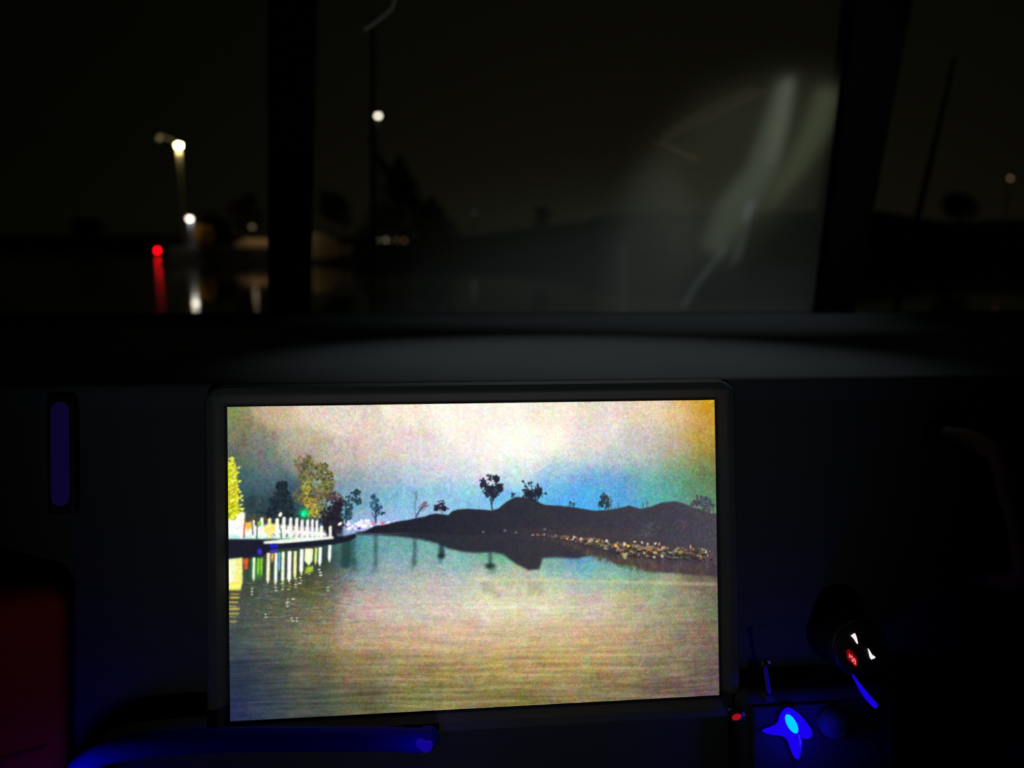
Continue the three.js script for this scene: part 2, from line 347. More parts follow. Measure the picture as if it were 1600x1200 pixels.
  const HILL = [[540, 836], [556, 834], [568, 831], [585, 822], [600, 820], [620, 815], [640, 812], [652, 809], [664, 807], [672, 804], [682, 802.5], [694, 804], [700, 805], [706, 799], [716, 796], [730, 795], [748, 796], [768, 797.5], [778, 795], [790, 785], [798, 780], [806, 776.5], [818, 777], [832, 779], [842, 785], [852, 789], [872, 790], [892, 792], [910, 795], [928, 798], [946, 797], [962, 795], [983, 790], [1000, 795], [1016, 792], [1034, 785], [1055, 783], [1072, 788], [1095, 796], [1128, 806]];
  const LINE = [[1128, 872], [1080, 868], [1040, 864], [1000, 860], [960, 856], [925, 851], [890, 846], [860, 842], [830, 838], [800, 836], [740, 836], [680, 835], [600, 832], [556, 834]];
  const BELOW = [[1128, 902], [1090, 899], [1060, 896], [1030, 894], [1010, 893], [1002, 886], [985, 884], [962, 881], [946, 872], [925, 868], [900, 873], [870, 871], [848, 872], [843, 890], [826, 891], [806, 881], [796, 874], [786, 866], [770, 863], [742, 864], [722, 862], [700, 857], [688, 851], [672, 846], [652, 842], [620, 838], [590, 836], [556, 836]];
  // water: reflections of the hill and trees
  g.globalAlpha = 0.97;
  poly([...LINE.slice().reverse().map(([x, y]) => [x, y - 3]), ...BELOW], grad(600, 1120, rgb(34, 38, 46), rgb(74, 62, 74)), 2.6);
  g.globalAlpha = 1;
  for (const [x, y0, y1, w, a] of [[587, 834, 884, 5, 0.6], [586, 880, 896, 9, 0.25], [648, 836, 884, 5, 0.6], [645, 866, 892, 2.5, 0.45], [690, 846, 872, 8, 0.85], [688, 866, 880, 5, 0.5], [549, 836, 880, 12, 0.42], [553, 872, 893, 9, 0.4], [766, 862, 888, 3.5, 0.85], [768, 884, 896, 13, 0.3], [540, 838, 888, 14, 0.7]])
    poly([[x - w / 2, y0], [x + w / 2, y0], [x + w / 2, y1], [x - w / 2, y1]], rgb(28, 56, 56, a), 3);
  for (const [x, y, rx, ry] of [[766, 884, 9, 4], [690, 868, 6, 4]]) soft(x, y, rx, ry, rgb(26, 40, 44, 0.8), 3);
  for (const [x, y, w, h] of [[752, 918, 20, 18], [824, 918, 26, 22], [770, 930, 14, 10]]) poly([[x, y - h / 2], [x + w, y - h / 2], [x + w, y + h / 2], [x, y + h / 2]], rgb(120, 112, 92, 0.28), 5);
  poly([[735, 904], [900, 906], [1010, 908], [1120, 911], [1120, 915], [1010, 912], [900, 910], [735, 908]], rgb(240, 220, 150, 0.4), 2.5);
  poly([[720, 950], [820, 945], [940, 948], [940, 953], [820, 951], [720, 955]], rgb(240, 230, 190, 0.3), 4);

  // left shore: trees
  poly([[384, 832], [392, 800], [412, 796], [426, 776], [440, 757], [450, 772], [460, 800], [462, 832]], rgb(36, 50, 58, 0.55), 8);
  crown([[398, 786, 16, 9], [390, 800, 12, 12]], 130, 4.5, [[46, 64, 70, 0.6], [54, 72, 76, 0.5]]);
  crown([[440, 762, 6, 7], [436, 760, 3, 5], [445, 758, 3, 4], [441, 772, 11, 7], [436, 782, 16, 9], [446, 786, 13, 9], [440, 800, 24, 12], [428, 806, 18, 9]], 560, 2.6, [[32, 44, 54, 0.85], [40, 52, 60, 0.8], [28, 38, 48, 0.9]], 6);
  crown([[400, 812, 16, 7]], 70, 4, [[90, 84, 62, 0.5], [52, 70, 64, 0.6]]);
  crown([[482, 724, 8, 10], [476, 740, 12, 12], [495, 738, 12, 13], [512, 748, 11, 13], [486, 758, 18, 14], [508, 768, 16, 13], [480, 778, 17, 13], [498, 786, 17, 12], [490, 802, 18, 9], [468, 770, 9, 12], [470, 724, 9, 9]], 260, 3.2, [[112, 104, 66, 0.6], [92, 92, 64, 0.6]], 14);
  crown([[483, 722, 5, 8], [478, 744, 10, 16], [500, 732, 10, 10], [514, 748, 9, 13], [492, 756, 14, 12], [508, 766, 13, 10], [478, 776, 13, 12], [496, 784, 12, 10], [490, 802, 16, 9]], 520, 2.3, [[134, 128, 58], [112, 106, 60], [148, 142, 74], [78, 76, 52], [94, 92, 66], [104, 112, 92]], 16);
  crown([[478, 762, 6, 14], [484, 786, 10, 10], [492, 800, 12, 8]], 110, 2, [[172, 164, 50], [190, 176, 70]], 14);
  stroke([[483, 806], [481, 792], [484, 778]], rgb(214, 160, 70, 0.7), 1.6); stroke([[477, 796], [473, 775], [477, 752]], rgb(190, 160, 70, 0.4), 1.6); stroke([[488, 802], [494, 786]], rgb(200, 150, 70, 0.5), 1.4);
  crown([[520, 776, 11, 7], [528, 786, 9, 9]], 90, 2.6, [[116, 90, 76, 0.6], [90, 78, 78, 0.7], [62, 52, 62, 0.8]], 10);
  poly([[500, 836], [505, 810], [514, 800], [524, 794], [532, 800], [536, 836]], rgb(34, 32, 42, 0.9), 3);
  crown([[512, 806, 10, 12], [524, 796, 10, 10], [530, 790, 5, 9], [516, 816, 14, 12], [528, 812, 8, 14]], 330, 2.3, [[36, 34, 44], [48, 42, 50], [30, 28, 38]], 6);
  // yellow lit conifer at the picture's left edge
  poly([[354, 728], [363, 714], [366, 720], [370, 740], [371, 760], [373, 790], [376, 812], [376, 840], [354, 840]], rgb(214, 212, 26), 1.5);
  crown([[362, 726, 6, 10], [364, 745, 8, 8], [364, 762, 9, 8], [364, 780, 10, 8], [366, 798, 11, 8], [366, 812, 11, 8]], 190, 2.4, [[228, 226, 40], [240, 238, 80], [196, 196, 20], [250, 246, 120]], 12);
  for (let y = 722; y < 818; y += rr(5, 9)) { const x = 356 + rr(-2, 8), q = rr(3, 8); stroke([[x, y + 2], [x + q, y], [x + q + rr(2, 5), y - rr(2, 5)]], rgb(120, 128, 16, rr(0.35, 0.8)), rr(1.2, 2.4), 1.5); if (rnd() < 0.7) { const e = 368 + 7 * smooth(y, 715, 770); blob(e + rr(0, 4), y + 3, rr(2, 4.4), rr(1.3, 2.2), rgb(232, 234, 90, 0.95), -0.5); } }
  // thin trees by the channel
  const twig = (x, y0, y1, spread, n, col, w = 1) => {
    stroke([[x, y0], [x + rr(-1, 1), (y0 + y1) / 2], [x + rr(-2, 2), y1]], col, w * 1.3);
    for (let k = 0; k < n; k++) { const t = rr(0.25, 0.95), y = y0 + (y1 - y0) * t, s = (k % 2 ? 1 : -1) * rr(0.4, 1) * spread * (1.15 - 0.5 * t); stroke([[x, y], [x + s * 0.5, y - 4], [x + s, y - rr(5, 11)]], col, w * 0.7); }
  };
  twig(541, 824, 782, 10, 8, rgb(34, 58, 70), 1.6); crown([[546, 792, 8, 8], [552, 776, 9, 8], [543, 806, 7, 6], [560, 784, 5, 4], [558, 770, 4, 4]], 95, 2.8, [[34, 64, 74], [52, 86, 96], [44, 76, 80]], 8);
  twig(587, 822, 780, 12, 8, rgb(34, 58, 78), 1.8); crown([[587, 782, 6, 5], [592, 790, 9, 6], [589, 796, 4, 5], [594, 802, 6, 3], [583, 776, 3, 4]], 50, 2.3, [[34, 62, 74], [62, 96, 140], [44, 78, 96]], 8);
  twig(649, 810, 768, 9, 12, rgb(86, 128, 128, 0.75), 1); crown([[660, 792, 6, 5], [664, 788, 4, 4]], 30, 1.9, [[112, 100, 118, 0.9], [140, 116, 130, 0.8]], 8); stroke([[650, 808], [654, 800], [660, 792]], rgb(30, 46, 70), 1.6);
  // far town lights
  soft(578, 822, 38, 6, rgb(190, 180, 255, 0.5), 4);
  for (let k = 0; k < 60; k++) { const x = rr(542, 582); blob(x, rr(814, 826) - (x - 560) * 0.06, rr(1, 2.6), rr(1.2, 3), ['#ffffff', '#fbf2ff', '#e6dcff', '#ffffff'][k % 4]); }
  for (let k = 0; k < 16; k++) blob(rr(582, 600), rr(814, 820), rr(0.8, 2), rr(0.8, 1.8), ['#ff5a50', '#ffb0a0', '#ffffff', '#ff8060'][k % 4]);
  blob(606, 817.5, 3.6, 2.4, '#fff0c8', -0.7); blob(617, 814, 3.4, 1.2, '#f0c8ff'); blob(622, 813, 1.4, 1, '#ffffff'); soft(561, 825.5, 3.6, 1.6, '#2020d8', 1); blob(531, 818.5, 4, 2.2, '#fff4e4', -0.6);
  // the dark hill and its trees
  poly([...HILL, ...LINE], grad(600, 1120, rgb(32, 34, 46), rgb(74, 70, 80)), 1.1);
  poly([[760, 836], [820, 826], [900, 824], [1000, 832], [1060, 842], [1060, 862], [960, 856], [900, 848], [830, 839]], rgb(84, 72, 66, 0.30), 8);
  poly([[530, 842], [556, 833], [556, 840], [545, 846], [520, 850], [500, 850], [500, 828], [520, 826]], rgb(32, 30, 40), 1.5);
  stroke([[556, 834], [640, 833.5]], rgb(160, 180, 180, 0.3), 0.9); stroke([[580, 837], [640, 838]], rgb(70, 74, 70, 0.45), 1.4);
  const ink = [[36, 38, 52], [42, 44, 58], [30, 34, 46]];
  stroke([[769, 797], [768, 788], [766, 780]], rgb(34, 36, 50), 1.8); stroke([[768, 788], [771, 781]], rgb(34, 36, 50), 1);
  crown([[768, 774, 8, 6], [761, 764, 8, 8], [775, 764, 8, 9], [768, 768, 9, 8], [781, 762, 4, 6], [755, 756, 5, 7], [775, 748, 5, 5]], 330, 1.9, ink, 4); crown([[764, 744, 4, 2.4], [765, 749, 4, 2]], 22, 1.5, ink, 4);
  for (const [x, y] of [[765, 757], [772, 758], [763, 752], [770, 751], [766, 754]]) blob(x, y, 2.1, 1.5, rgb(222, 226, 222, 0.85), 0.6);
  crown([[836, 775, 9, 9], [830, 770, 8, 8], [842, 768, 5, 7], [824, 772, 6, 7]], 190, 1.9, ink, 4); for (const [a, b] of [[817, 752], [821, 760], [830, 754], [840, 757], [846, 765], [853, 771], [817, 766], [826, 755]]) { stroke([[830, 778], [(830 + a) / 2, (770 + b) / 2], [a, b]], rgb(38, 42, 56), 1); blob(a, b, 2.1, 1.6, rgb(42, 50, 62), rr(0, 3)); }
  blob(828, 763, 1.7, 3, rgb(190, 222, 236, 0.9)); blob(834, 763, 1.4, 2.4, rgb(190, 222, 236, 0.8));
  crown([[801, 773, 3, 4]], 16, 1.6, [[44, 66, 80]]); crown([[895, 788, 5, 2.6], [891, 786, 1, 2]], 18, 1.3, ink);
  stroke([[691, 803], [690, 798]], rgb(70, 82, 84), 1.2); crown([[683, 793, 5, 4.5], [690, 790, 5, 8], [694, 795, 5, 3.5]], 110, 1.8, [[34, 32, 46], [44, 40, 52]], 4);
  crown([[946, 781, 8, 6], [940, 788, 5, 4], [950, 790, 4, 6], [944, 776, 5, 4]], 130, 1.8, [[42, 56, 66], [52, 66, 74], [46, 48, 60]], 6); for (const x of [936, 955, 966, 1005, 1010]) stroke([[x, 796], [x + rr(-1, 1), 784 + rr(-2, 2)]], rgb(62, 90, 100, 0.8), 1.2);
  crown([[1098, 784, 13, 9], [1108, 792, 9, 8], [1088, 788, 8, 6]], 190, 2.2, [[70, 76, 86], [62, 66, 76], [92, 98, 104, 0.7]], 8); crown([[1112, 796, 4, 5], [1088, 792, 4, 2]], 18, 1.8, [[132, 128, 134, 0.7]]);
  crown([[1020, 822, 14, 7], [1010, 834, 10, 6], [1066, 818, 9, 9], [1100, 838, 12, 12]], 70, 2.6, [[92, 86, 92, 0.35], [104, 98, 104, 0.3]], 6);
  const chip = (x, y, rx, ry, col, rot) => { g.fillStyle = col; g.beginPath(); const n = 5 + ((rnd() * 3) | 0), [cx, cy] = P(x, y); for (let k = 0; k < n; k++) { const a = rot + (k / n) * 6.283 + rr(-0.3, 0.3), r = rr(0.75, 1.2); g.lineTo(cx + Math.cos(a) * rx * r * K, cy + Math.sin(a) * ry * r * K); } g.closePath(); g.fill(); };
  // riprap along the right bank, and its mirror image
  for (let k = 0; k < 560; k++) {
    const t = Math.pow(rnd(), 0.85), x = 828 + t * 285, y0 = 833 + 27 * smooth(x, 828, 1045) + (x > 1045 ? (x - 1045) * 0.05 : 0), thin = x > 1035 ? 0.42 : x < 875 ? 0.5 : 1;
    if (rnd() > thin) continue;
    const band = 3 + 10 * smooth(x, 850, 980), y = y0 + rr(-0.5, 1) * band * 0.75 + (x > 920 ? 1 : 2), s = rr(0.7, 1.7) * (1.0 + 1.7 * smooth(x, 860, 1000)), warm = rnd();
    const q = warm < 0.1 ? [206, 146, 74] : warm < 0.2 ? [188, 128, 112] : warm < 0.55 ? [212, 196, 164] : [146, 130, 114], dim = rr(0.5, 1.0) * (x > 1040 ? 0.9 : 1);
    chip(x, y, s * rr(0.7, 1.3), s * rr(0.8, 1.35), rgb(q[0] * dim, q[1] * dim, q[2] * dim, 0.9), rr(0, 3));
    blob(x + rr(-1, 1), y + s * 0.9, s * 0.9, s * 0.45, rgb(40, 34, 42, 0.7));
    const my = y + 2 * (y0 + band * 0.9 + 2 - y) + 2; blob(x, my, s * 0.8, s * rr(1.2, 2.2), rgb(q[0] * 0.5, q[1] * 0.48, q[2] * 0.48, 0.2));
  }
  for (const [x, y, a, b] of [[976, 850, 4, 4.6], [982, 853, 3.4, 3.4], [962, 852, 4.6, 4], [992, 846.5, 4, 1.8], [1003, 848, 3, 3.2], [1012, 850, 2, 3.4], [1024, 849, 3.4, 3], [1030, 850, 2.6, 3.6], [1079, 855, 1.8, 5], [1103, 862, 2, 4], [948, 845, 3, 3.4], [933, 846, 4, 2.6], [886, 842, 2.2, 2.6], [897, 839, 2.6, 3], [908, 842, 3, 2.6]])
    chip(x, y, a * 0.8, b * 0.8, rgb(...[[228, 214, 176], [214, 184, 150], [234, 176, 92], [206, 190, 168]][(x | 0) % 4], 0.95), 0.4);
  poly([[970, 864], [981, 864], [978, 874], [975, 873]], rgb(206, 192, 138, 0.8), 1.6);
  for (let k = 0; k < 50; k++) { const x = rr(985, 1120); stroke([[x, rr(866, 885)], [x + rr(-0.6, 0.6), rr(874, 896)]], rgb(128, 108, 112, 0.22), rr(1, 2.4), 1.2); }
  for (const [x, y] of [[755, 831], [789, 829], [806, 832], [851, 827]]) soft(x, y, 2, 1.5, rgb(150, 150, 150, 0.8), 1.2);

  // lit quay with its row of pale pilings
  poly([[354, 842], [410, 842], [412, 848], [520, 838], [536, 838], [540, 846], [520, 851], [430, 858], [405, 872], [354, 874]], rgb(30, 30, 46), 1.4);
  poly([[354, 812], [368, 812], [372, 803], [382, 800], [384, 816], [400, 822], [424, 819], [470, 822], [505, 826], [512, 838], [470, 838], [412, 841], [354, 841]], rgb(255, 255, 250), 2);
  poly([[382, 820], [392, 814], [396, 822], [386, 830]], rgb(246, 196, 60), 1.6); poly([[412, 824], [420, 818], [432, 820], [430, 832], [414, 834]], rgb(255, 238, 120), 2); poly([[455, 828], [462, 824], [468, 830]], rgb(246, 236, 110), 2);
  poly([[354, 836], [410, 838], [480, 838], [480, 842], [354, 842]], rgb(196, 236, 236), 2); crown([[445, 836, 34, 2.5]], 46, 1.6, [[70, 110, 90, 0.7], [150, 180, 150, 0.7], [60, 84, 84, 0.6]]);
  crown([[394, 812, 18, 5]], 36, 2.4, [[96, 70, 56, 0.6], [70, 74, 60, 0.6]]);
  [[378, 802, 7], [396, 812, 4], [409, 808, 5.6], [421, 809, 5.6], [433, 809, 5.8], [443.5, 807, 5.6], [454, 808, 5.4], [463.5, 808.5, 5.2], [472, 811, 5], [480.5, 811, 5], [488, 811, 4.6], [495, 812, 4.4], [502, 820.5, 5], [516, 821, 4.8]].forEach(([x, y, w], k) => {
    poly([[x - w / 2, 841], [x - w / 2, y + 3], [x - w * 0.1, y], [x + w / 2, y + 1], [x + w / 2, 841]], k === 3 ? rgb(255, 240, 150) : rgb(252, 252, 238), 0.9);
    if (k > 3 && k < 13) stroke([[x + w * 0.5 + 1.6, y + 6], [x + w * 0.5 + 1.4, 824 + k * 0.6]], rgb(52, 56, 50, 0.75), 1.8, 1);
  });
  stroke([[381, 840], [382, 820], [384, 812]], rgb(196, 60, 40), 1.8); stroke([[395, 836], [394, 816]], rgb(90, 90, 80), 1.5); stroke([[401, 842], [402, 822]], rgb(50, 60, 50), 1.4); blob(405, 818, 3, 4, rgb(110, 214, 70));
  stroke([[440, 846], [439, 826]], rgb(40, 110, 130), 1.4);
  poly([[412, 846], [440, 843], [480, 839.5], [521, 838], [521, 842], [480, 846], [440, 849.5], [412, 850]], rgb(248, 252, 236), 1.3);
  poly([[410, 851], [440, 850], [520, 843.5], [520, 849], [440, 856], [410, 858]], rgb(30, 30, 44), 1.3);
  soft(427.5, 853, 7, 3, '#2222d2', 1.6); soft(427.5, 861, 6.5, 2.4, '#3c3cd8', 1.6); soft(405.5, 862, 3.4, 5, '#3a30d8', 1.6);
  soft(475, 802.5, 8, 8, rgb(0, 190, 90, 0.8), 4); blob(475, 802.5, 4.6, 5.6, '#10e888', 0.4); soft(474, 803, 2, 3, '#30f0e0', 1); blob(438, 804, 2.8, 4, '#fff6ec', 0.4);
  // their reflections
  poly([[356, 874], [379, 871], [379, 910], [376, 921], [356, 922]], rgb(252, 246, 140), 1.4); poly([[356, 876], [368, 874], [366, 908], [356, 912]], rgb(255, 255, 214), 3);
  for (let y = 912; y < 970; y += rr(3.2, 7.5)) { const e = 378 - (y - 912) * 0.11 + rr(-4, 3), x = 356 + rr(0, 4), t = rr(1.2, 3.4); poly([[x, y], [e, y - rr(-1, 1.5)], [e - 2, y + t], [x, y + t]], rgb(240, 232, 84, 1 - (y - 912) / 120), 1.4); }
  poly([[380, 873], [388, 872], [387, 888], [382, 891]], rgb(232, 96, 50), 1.6);
  poly([[391, 872], [412, 870], [410, 905], [392, 905]], rgb(64, 128, 60, 0.7), 3);
  for (const [x, y0, y1, w, r, gg, b] of [[397, 871, 910, 4, 232, 255, 226], [404, 872, 902, 3.4, 140, 220, 40], [409, 872, 902, 3, 150, 216, 60], [419.5, 864, 914, 5.4, 255, 246, 206], [426, 865, 880, 4, 246, 206, 80], [431.5, 864, 916, 5, 255, 255, 250], [437, 863, 895, 3, 110, 206, 236], [442.5, 862, 914, 5, 255, 252, 236], [452.5, 861, 912, 6.4, 255, 255, 250], [461.5, 861, 906, 5, 246, 246, 180], [471.5, 858, 899, 6, 255, 255, 250], [483, 857, 884, 13, 252, 255, 206], [494, 856, 884, 4, 236, 246, 130], [500.5, 855, 886, 5.4, 255, 255, 246], [515.5, 851.5, 880, 5, 255, 255, 250]])
    poly([[x - w / 2, y0], [x + w / 2, y0], [x + w * 0.45 - 0.6, y1 - 8], [x - 0.8, y1], [x - w * 0.5 - 0.8, y1 - 8]], rgb(r, gg, b), 1.1);
  for (const [x, y, n] of [[431, 918, 2], [442, 912, 3], [452, 912, 3], [461, 900, 5], [470, 898, 4], [483, 888, 3], [449, 936, 2], [449, 943, 2], [459, 936, 1], [457, 966, 2], [464, 966, 2], [415, 960, 2], [394, 920, 3], [512, 918, 2], [500, 890, 3]])
    for (let k = 0; k < n; k++) blob(x + rr(-1.5, 1.5), y + k * 4.4, rr(1.6, 3), rr(0.8, 1.5), rgb(236, 240, 206, 0.8));
  poly([[478, 886], [490, 884], [489, 893], [476, 897]], rgb(196, 214, 60, 0.8), 1.6);
  crown([[470, 915, 50, 12]], 60, 3, [[110, 120, 40, 0.35], [60, 76, 60, 0.4]]);
  for (let k = 0; k < 230; k++) { const x = rr(385, 560), y = rr(905, 975), l = rr(4, 14); stroke([[x, y], [x + l, y + rr(-0.4, 0.4)]], rnd() < 0.5 ? rgb(44, 54, 44, 0.28) : rgb(206, 196, 150, 0.28), rr(0.7, 1.3), 0.6); }

  // the lens is not quite sharp
  const soften = canvas(W, H), sg = soften.getContext('2d');
  sg.filter = 'blur(1.1px)'; sg.drawImage(c, 0, 0); g.drawImage(soften, 2, 2, W - 4, H - 4, 2, 2, W - 4, H - 4);

  // ripples over the open water, then the grain of a camera working in the dark
  const d = g.getImageData(0, 0, W, H), px = d.data, cell = (s) => { const w = Math.ceil(W / s) + 2, h = Math.ceil(H / s) + 2, a = new Float32Array(w * h * 3); for (let i = 0; i < a.length; i++) a[i] = rnd() + rnd() - 1; return (x, y, k) => { const u = x / s, v = y / s, i = u | 0, j = v | 0, fu = u - i, fv = v - j, q = (m, n) => a[((j + n) * w + i + m) * 3 + k]; return (q(0, 0) * (1 - fu) + q(1, 0) * fu) * (1 - fv) + (q(0, 1) * (1 - fu) + q(1, 1) * fu) * fv; }; };
  const n1 = cell(2.6), n2 = cell(6.5), n3 = cell(17), n4 = cell(40);
  for (let j = 0; j < H; j++) for (let i = 0; i < W; i++) {
    const o = (j * W + i) * 4, [x, y] = Q(i, j), lum = (px[o] + px[o + 1] + px[o + 2]) / 3, open = smooth(y, 872, 960) * smooth(lum, 30, 80);
    let wave = 0;
    if (open > 0) {
      const bend = y + 0.00012 * (x - 700) ** 2 * Math.sign(x - 700) * 0.3 + 5 * noise.noise(x * 0.006, y * 0.01, 5), big = smooth(y, 930, 1090);
      wave = open * (10 * noise.noise(x * 0.012, bend * 0.22, 2) * (0.6 + 0.9 * big) + 9 * noise.noise(x * 0.03, bend * 0.42, 9) + (9 + 24 * big * smooth(x, 480, 640) * (1 - smooth(x, 980, 1120))) * noise.noise(x * 0.008, bend * 0.14, 14));
    }
    const amp = 0.22 + 0.9 * smooth(lum, 40, 130) - 0.35 * smooth(lum, 225, 252);
    const l1 = n1((i + 300) % (W - 4), (j + 211) % (H - 4), 0), l2 = n2((i + 500) % (W - 8), (j + 377) % (H - 8), 1);
    for (let k = 0; k < 3; k++) {
      const chroma = [1, 0.85, 1.15][k];
      px[o + k] = clamp(px[o + k] + wave * [1.05, 1, 0.8][k] + amp * (12 * chroma * n1(i, j, k) + 15 * chroma * n2(i * (y > 840 ? 0.6 : 1), j, k) + 10 * n3(i, j, k) + 6 * n4(i, j, k) + 17 * l1 + 8 * l2), 0, 255);
    }
  }
  g.putImageData(d, 0, 0);
  const t = new THREE.CanvasTexture(c);
  t.colorSpace = THREE.SRGBColorSpace;
  return t;
}

// ---------------------------------------------------------------- the display
{
  const d = mounted('marine_display', 'large flat display in a black bezel showing a bright night view of a harbour', 'screen', 0, 0, 0);
  const W = 0.36, H = 0.224;
  // bezel: a profile of (distance outside the screen, height over it) carried round the screen
  const prof = [[-0.001, -0.0035], [0.0012, -0.0015], [0.0025, 0.0008], [0.0075, 0.0042], [0.0105, 0.005], [0.0135, 0.0044], [0.0152, 0.0026], [0.0158, -0.001], [0.0158, -0.0115], [-0.001, -0.0115]];
  const ring = ([o, w]) => {
    const pts = [], r = Math.max(0.0004, o * 0.9), hx = W / 2 + o - r, hy = H / 2 + o - r;
    for (const [sx, sy, a0] of [[1, 1, 0], [-1, 1, 1], [-1, -1, 2], [1, -1, 3]]) for (let k = 0; k <= 6; k++) { const a = ((a0 + k / 6) * Math.PI) / 2; pts.push([sx * hx + r * Math.cos(a), sy * hy + r * Math.sin(a), w]); }
    return pts;
  };
  const rings = prof.map(ring), pos = [], idx = [], n = rings[0].length;
  rings.forEach((q) => q.forEach((p) => pos.push(...p)));
  for (let i = 0; i < rings.length; i++) for (let k = 0; k < n; k++) { const i2 = (i + 1) % rings.length, a = i * n + k, b = i * n + ((k + 1) % n), c = i2 * n + k, e = i2 * n + ((k + 1) % n); idx.push(a, c, b, b, c, e); }
  let geo = new THREE.BufferGeometry();
  geo.setAttribute('position', new THREE.Float32BufferAttribute(pos, 3)); geo.setIndex(idx); geo.computeVertexNormals();
  geo = toCreasedNormals(geo, 0.6);
  part(d, 'bezel', geo, M.bezel, 'black plastic bezel');
  part(d, 'back_cover', box(-W / 2, W / 2, -H / 2, H / 2, -0.0115, -0.004), M.black);
  const pic = new THREE.MeshStandardMaterial({ color: 0x000000, roughness: 1, emissive: 0xffffff, emissiveIntensity: 1, emissiveMap: harbourPicture() });
  pic.specularIntensity = 0;
  part(d, 'screen', box(-W / 2, W / 2, -H / 2, H / 2, -0.003, 0), [M.black, M.black, M.black, M.black, pic, M.black], 'lit screen with trees, a dark hill and calm water');
  const l = new THREE.RectAreaLight(lin(1, 0.92, 0.72), 0.12, W, H);
  l.position.set(0, 0, 0.0006); l.lookAt(0, 0, 1); l.name = 'screen_light';
  l.rotation.set(0, Math.PI, 0);
  d.add(l);
}

// ---------------------------------------------------------------- left of the display
{
  // upright bar on the console face; blue light on it built as glow
  const a = onPanel(88, 628), b = onPanel(92, 792), cu = (a.x + b.x) / 2, cv = (a.y + b.y) / 2, len = a.y - b.y;
  const s = mounted('blue_lit_bar', 'dim vertical bar left of the display, its glow standing for blue light on it', 'light', cu, cv, -0.012);
  part(s, 'strip_housing', rbox(0.02, len + 0.012, 0.008, 0.003).translate(0, 0, 0.004), M.black);
  part(s, 'light_lens', new THREE.CapsuleGeometry(0.006, len - 0.012, 8, 16).scale(1, 1, 0.7).translate(0, 0, 0.008), glow(lin(0.15, 0.06, 1), 0.022));
  const l = new THREE.RectAreaLight(lin(0.15, 0.06, 1), 0.12, 0.01, len);
  l.position.set(0, 0, 0.0135); l.rotation.set(0, Math.PI, 0); l.name = 'bar_glow_light';
  s.add(l);
}
{
  // red padded bolster angled round the driver's left side
  const e = onPanel(128, 905, 0.0), b = mounted('side_bolster', 'dark red padded vinyl bolster at the lower left end of the console', 'bolster', e.x, e.y, 0.014);
  const w = 0.26, h = 0.3;
  const g1 = rbox(w, h, 0.04, 0.016, 5).translate(-w / 2, -h / 2, -0.02);
  const g2 = rbox(w - 0.03, 0.004, 0.043, 0.002).translate(-w / 2, -h * 0.35, -0.02);
  for (const g of [g1, g2]) g.rotateY(0.62);
  part(b, 'cushion', g1, M.red, 'dark red vinyl cushion');
  part(b, 'seam', g2, M.red);
}
{
  // grab rail with bent ends, standing off the console below the display
  const w = 0.02, pix = [[116, 1216], [132, 1194], [158, 1178], [200, 1168], [260, 1161], [340, 1157], [430, 1155], [520, 1155], [600, 1155], [660, 1157]];
  const p = pix.map(([x, y]) => onPanel(x, y, w)), c = p[5], rel = p.map((q) => V(q.x - c.x, q.y - c.y, q.z + 0.012));
  const end = rel[rel.length - 1], start = rel[0];
  rel.push(V(end.x + 0.004, end.y - 0.001, end.z - 0.006));
  rel.unshift(V(start.x - 0.004, start.y - 0.06, 0.0225), V(start.x - 0.006, start.y - 0.03, start.z - 0.004));
  const r = mounted('grab_rail', 'dark grab rail tinted for the blue light on it, with a rounded corner below the display', 'rail', c.x, c.y, -0.012);
  part(r, 'rail_tube', mergeGeometries([tube(rel, 0.0082, 120, 18), new THREE.SphereGeometry(0.0082, 18, 12).translate(rel[rel.length - 1].x, rel[rel.length - 1].y, rel[rel.length - 1].z)]), M.bluelitvinyl);
  // added blue glows where the bend and end catch blue light
  const railGlow = glow(lin(0.02, 0.002, 1), 0.26), at = [rel[2].clone().lerp(rel[3], 0.2), rel[rel.length - 2]];
  part(r, 'added_rail_light', new THREE.CapsuleGeometry(0.004, 0.016, 6, 12).rotateZ(-0.75).translate(at[0].x, at[0].y, at[0].z + 0.0055), railGlow);
  part(r, 'added_rail_light', new THREE.CapsuleGeometry(0.0045, 0.006, 6, 12).rotateZ(1.1).translate(at[1].x, at[1].y, at[1].z + 0.005), railGlow);
  at.forEach((p, k) => { const l = new THREE.PointLight(lin(0.03, 0.005, 1), [0.0022, 0.0007][k]); l.position.set(p.x, p.y + 0.002, p.z + 0.03); l.castShadow = true; l.shadow.radius = 0.3; l.name = 'added_rail_light'; r.add(l); });
  for (const q of [rel[0], rel[rel.length - 2]]) part(r, 'rail_bracket', rod(V(q.x, q.y - 0.004, 0), V(q.x, q.y - 0.004, q.z), 0.006, 0.006, 14), M.black);
}
